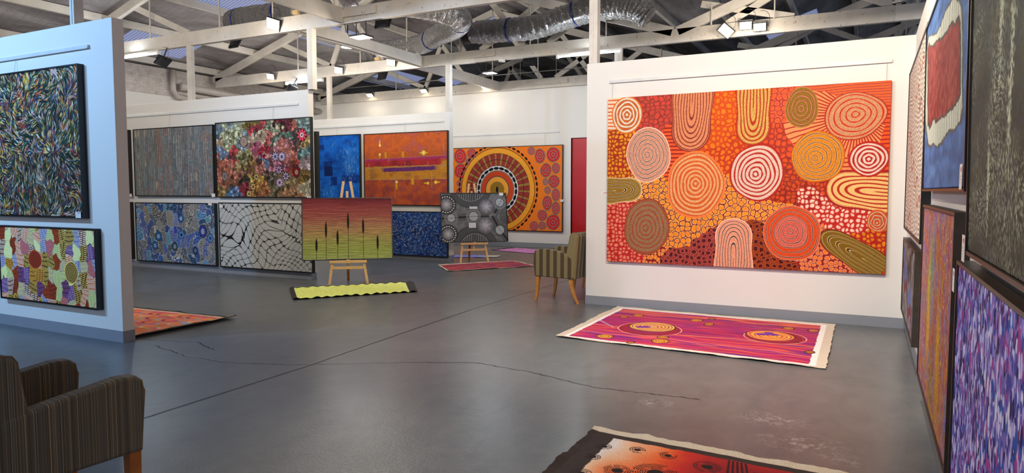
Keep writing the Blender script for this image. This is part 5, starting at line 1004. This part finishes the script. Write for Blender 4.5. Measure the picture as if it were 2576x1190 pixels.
for l, d, lb, w, h, r in seen:
    Fo = flood(l, d, lb, 'warmglass', w, h, r); arm(Fo, (l[0], 8.83 if l[1] < 9 else (12.69 if l[1] < 13 else 16.6), l[2])); glow(Vector(l) + Vector(d).normalized() * .5 + Vector((0, -.1, 0)), 5 if l[1] > 16 else 13, WARM)
Fo = flood((-11.85, 8.72, 3.92), (.8, -.2, -1), 'unlit black floodlight hanging from the middle truss', 'darkglass', .26, .2, .3); arm(Fo, (-11.85, 8.84, 4.25))
Fo = flood((-12.35, 12.5, 3.94), (.8, -.2, -1), 'unlit black floodlight under the left end of the rear truss', 'darkglass', .24, .18, .3); arm(Fo, (-12.35, 12.7, 4.25))
def hanging(loc, top, label, glass, w=.30, h=.24):
    Fo = empty('hanging_led_panel', loc); tag(Fo, label, 'floodlight'); m = MB(); m.box(-w / 2, w / 2, -h / 2, h / 2, 0, .03, bev=.004); m.build('housing', M['plastic'], Fo)
    m = MB(); m.box(-w / 2 + .012, w / 2 - .012, -h / 2 + .012, h / 2 - .012, -.005, .001); m.build('lamp_glass', M[glass], Fo)
    for s in (-1, 1): m = MB(); m.bar((s * w * .32, 0, .02), (s * w * .32, 0, top), .008, .016, (0, 1, 0)); m.build('bracket_arm', M['plastic'], Fo)
    m = MB(); m.bar((-w * .32, 0, top), (w * .32, 0, top), .016, .008); m.build('bracket_bar', M['plastic'], Fo)
    m = MB(); m.tube([(-w / 2, 0, .02), (-w / 2 - .08, 0, .03), (-w / 2 - .16, 0, .14), (-w / 2 - .2, .02, .30), (-w / 2 - .17, .04, .42)], .006, 6); m.build('cable', M['plastic'], Fo); return Fo
hanging((-7.24, 8.84, 3.94), .25, 'warm lit black panel lamp hanging under the middle truss', 'warmglass'); hanging((-7.04, 12.70, 3.94), .25, 'bluish lit panel lamp hanging under the rear truss', 'coolglass', .26, .22)
glow((-7.24, 8.84, 3.86), 40, WARM); glow((-7.04, 12.7, 3.86), 30, (.75, .86, 1))
h_ = empty('round_lamp', (-9.35, 11.0, 4.38)); tag(h_, 'round cool white disc lamp beside the silver duct', 'lamp'); m = MB(); m.disc((0, 0, 0), .14, .035, 28); m.tube([(0, 0, .03), (0, 0, 1.95)], .012); m.build('housing', M['plastic'], h_); m = MB(); m.disc((0, 0, -.006), .13, .006, 28); m.build('lamp_glass', M['coolglass'], h_)
glow((-9.35, 11.0, 4.3), 30, (.8, .9, 1))
def tube_light(a, b, label):
    a, b = Vector(a), Vector(b); glow((a + b) / 2 + Vector((0, -.05, -.08)), 34, (.86, .94, 1)); Tt = empty('fluorescent_batten', (a + b) / 2); tag(Tt, label, 'light', 'fluorescent battens on the trusses'); d = (b - a) / 2; m = MB(); m.bar(-d + Vector((0, 0, .03)), d + Vector((0, 0, .03)), .06, .035); m.build('batten_housing', M['wall'], Tt)
    m = MB(); m.tube([-d * .98, d * .98], .02, 10); m.build('tube', M['tubeglass'], Tt, smooth=True)
    for s in (-1, 1): m = MB(); m.bar(d * s * .97, d * s * 1.03, .065, .07); m.build('end_cap', M['wall'], Tt)
tube_light((-5.5, 12.66, 4.13), (-4.2, 12.66, 4.13), 'white fluorescent tube light under the rear truss left of the center wall'); tube_light((-12.75, 12.72, 4.13), (-11.6, 12.72, 4.13), 'white fluorescent tube light under the left part of the rear truss'); tube_light((-13.4, 8.82, 4.13), (-12.1, 8.82, 4.13), 'fluorescent tube light under the left end of the middle truss')
for i, (l, tg, wts, c, cone) in enumerate(FLOODS):
    Fo = flood(l, Vector(tg) - Vector(l), 'LED floodlight on a truss above, turned towards a wall', 'coolglass' if c == COOL else 'warmglass', .26, .2, cable=False); lamp(l, tg, wts, c, cone); arm(Fo, (l[0], l[1] - (.1 if l[0] not in (-2.2,) else 0), 4.26))

# ------------------------------------------------------------------ silver ducts
def spline(pts, n=8):
    P = [Vector(p) for p in pts]; P = [2 * P[0] - P[1]] + P + [2 * P[-1] - P[-2]]; out = []
    for i in range(1, len(P) - 2):
        for k in range(n):
            t = k / n; a, b, c, d = P[i - 1:i + 3]; out.append(.5 * ((2 * b) + (-a + c) * t + (2 * a - 5 * b + 4 * c - d) * t * t + (-a + 3 * b - 3 * c + d) * t ** 3))
    return out + [P[-2]]
def duct(pts, r, label, bands, seed):
    D = empty('flexible_duct', pts[0]); tag(D, label, 'duct', 'silver foil air ducts under the roof'); o = Vector(pts[0]); sp = [p - o for p in spline(pts, 22)]; rr = random.Random(seed); ph = rr.random() * 9
    m = MB(); m.tube(sp, lambda t: r * (1 + .035 * math.sin(t * len(sp) * 1.3 + ph) + .02 * math.sin(t * len(sp) * 3.1)) * (1 if .03 < t < .97 else .9), 28, .045, seed); m.build('duct_sleeve', M['duct'], D, smooth=True)
    for b in bands:
        i = int(b * (len(sp) - 2)); m = MB(); m.tube([sp[i], sp[i] + (sp[i + 1] - sp[i]).normalized() * .025], r * 1.045, 28); m.build('tape_band', M['band'], D)
duct([(-10.78, 9.40, 4.66), (-10.35, 9.40, 4.68), (-9.6, 9.40, 4.67), (-8.7, 9.45, 4.74), (-7.9, 9.5, 4.92), (-7.2, 9.5, 5.1)], .235, 'big silver duct above the middle truss', (.12, .42), 1)
duct([(-10.45, 13.0, 4.52), (-10.35, 12.98, 4.66), (-9.9, 12.95, 4.72), (-8.8, 12.75, 4.70), (-7.85, 12.0, 4.66), (-7.1, 11.4, 4.60), (-6.6, 10.8, 4.58), (-6.72, 10.3, 4.64), (-7.2, 10.0, 4.72), (-7.9, 9.95, 4.84), (-8.6, 9.95, 4.95)], .205, 'silver duct bent back in a U over the rear left wall', (.16, .36, .58, .8), 2)
duct([(-7.22, 12.3, 4.70), (-6.6, 12.3, 4.68), (-5.9, 12.3, 4.66), (-5.35, 12.33, 4.76), (-4.8, 12.36, 4.86), (-4.2, 12.36, 4.88), (-3.85, 12.36, 4.80), (-3.6, 12.4, 4.62)], .225, 'long silver duct running behind the tall post over the back of the hall', (.19, .52), 3)
duct([(.25, 12.1, 5.1), (.3, 12.1, 4.85), (.34, 12.1, 4.6), (.36, 12.1, 4.35)], .13, 'short crumpled silver duct at the upper right corner', (), 4)
m = MB(); m.tube([(-7.40, 12.3, 4.70), (-7.23, 12.3, 4.70)], .20, 24); o = m.build('duct_joiner', M['plastic']); tag(o, 'black duct joiner between the U shaped and the long silver duct', 'duct joiner')
for l, lb in (((-8.55, 8.78, 4.47), 'yellowed junction box on top of the middle truss'), ((-9.9, 12.64, 4.47), 'yellowed junction box on top of the rear truss')):
    m = MB(); m.box(-.06, .06, -.03, .03, -.035, .035, bev=.006); o = m.build('junction_box', M['yellowbox']); o.location = l; tag(o, lb, 'junction box')
m = MB(); m.disc((0, 0, 0), .07, .045, 20); o = m.build('smoke_detector', M['wall']); o.location = (-6.75, 12.68, 4.14); tag(o, 'round white smoke detector under the rear truss', 'smoke detector')
# conduit runs
for pts, lb in (([(-15.2, 16.6, 4.62), (-3, 16.6, 4.62)], 'thin pale conduit above the back wall truss'), ([(-8.66, 9, 4.2), (-8.66, 10.5, 4.22), (-8.66, 12.5, 4.18)], 'thin dark cable along the white ceiling beam')):
    m = MB(); m.tube(pts, .012, 6); o = m.build('conduit', M['steel']); tag(o, lb, 'conduit')
print('verts', sum(len(o.data.vertices) for o in bpy.data.objects if o.type == 'MESH'))
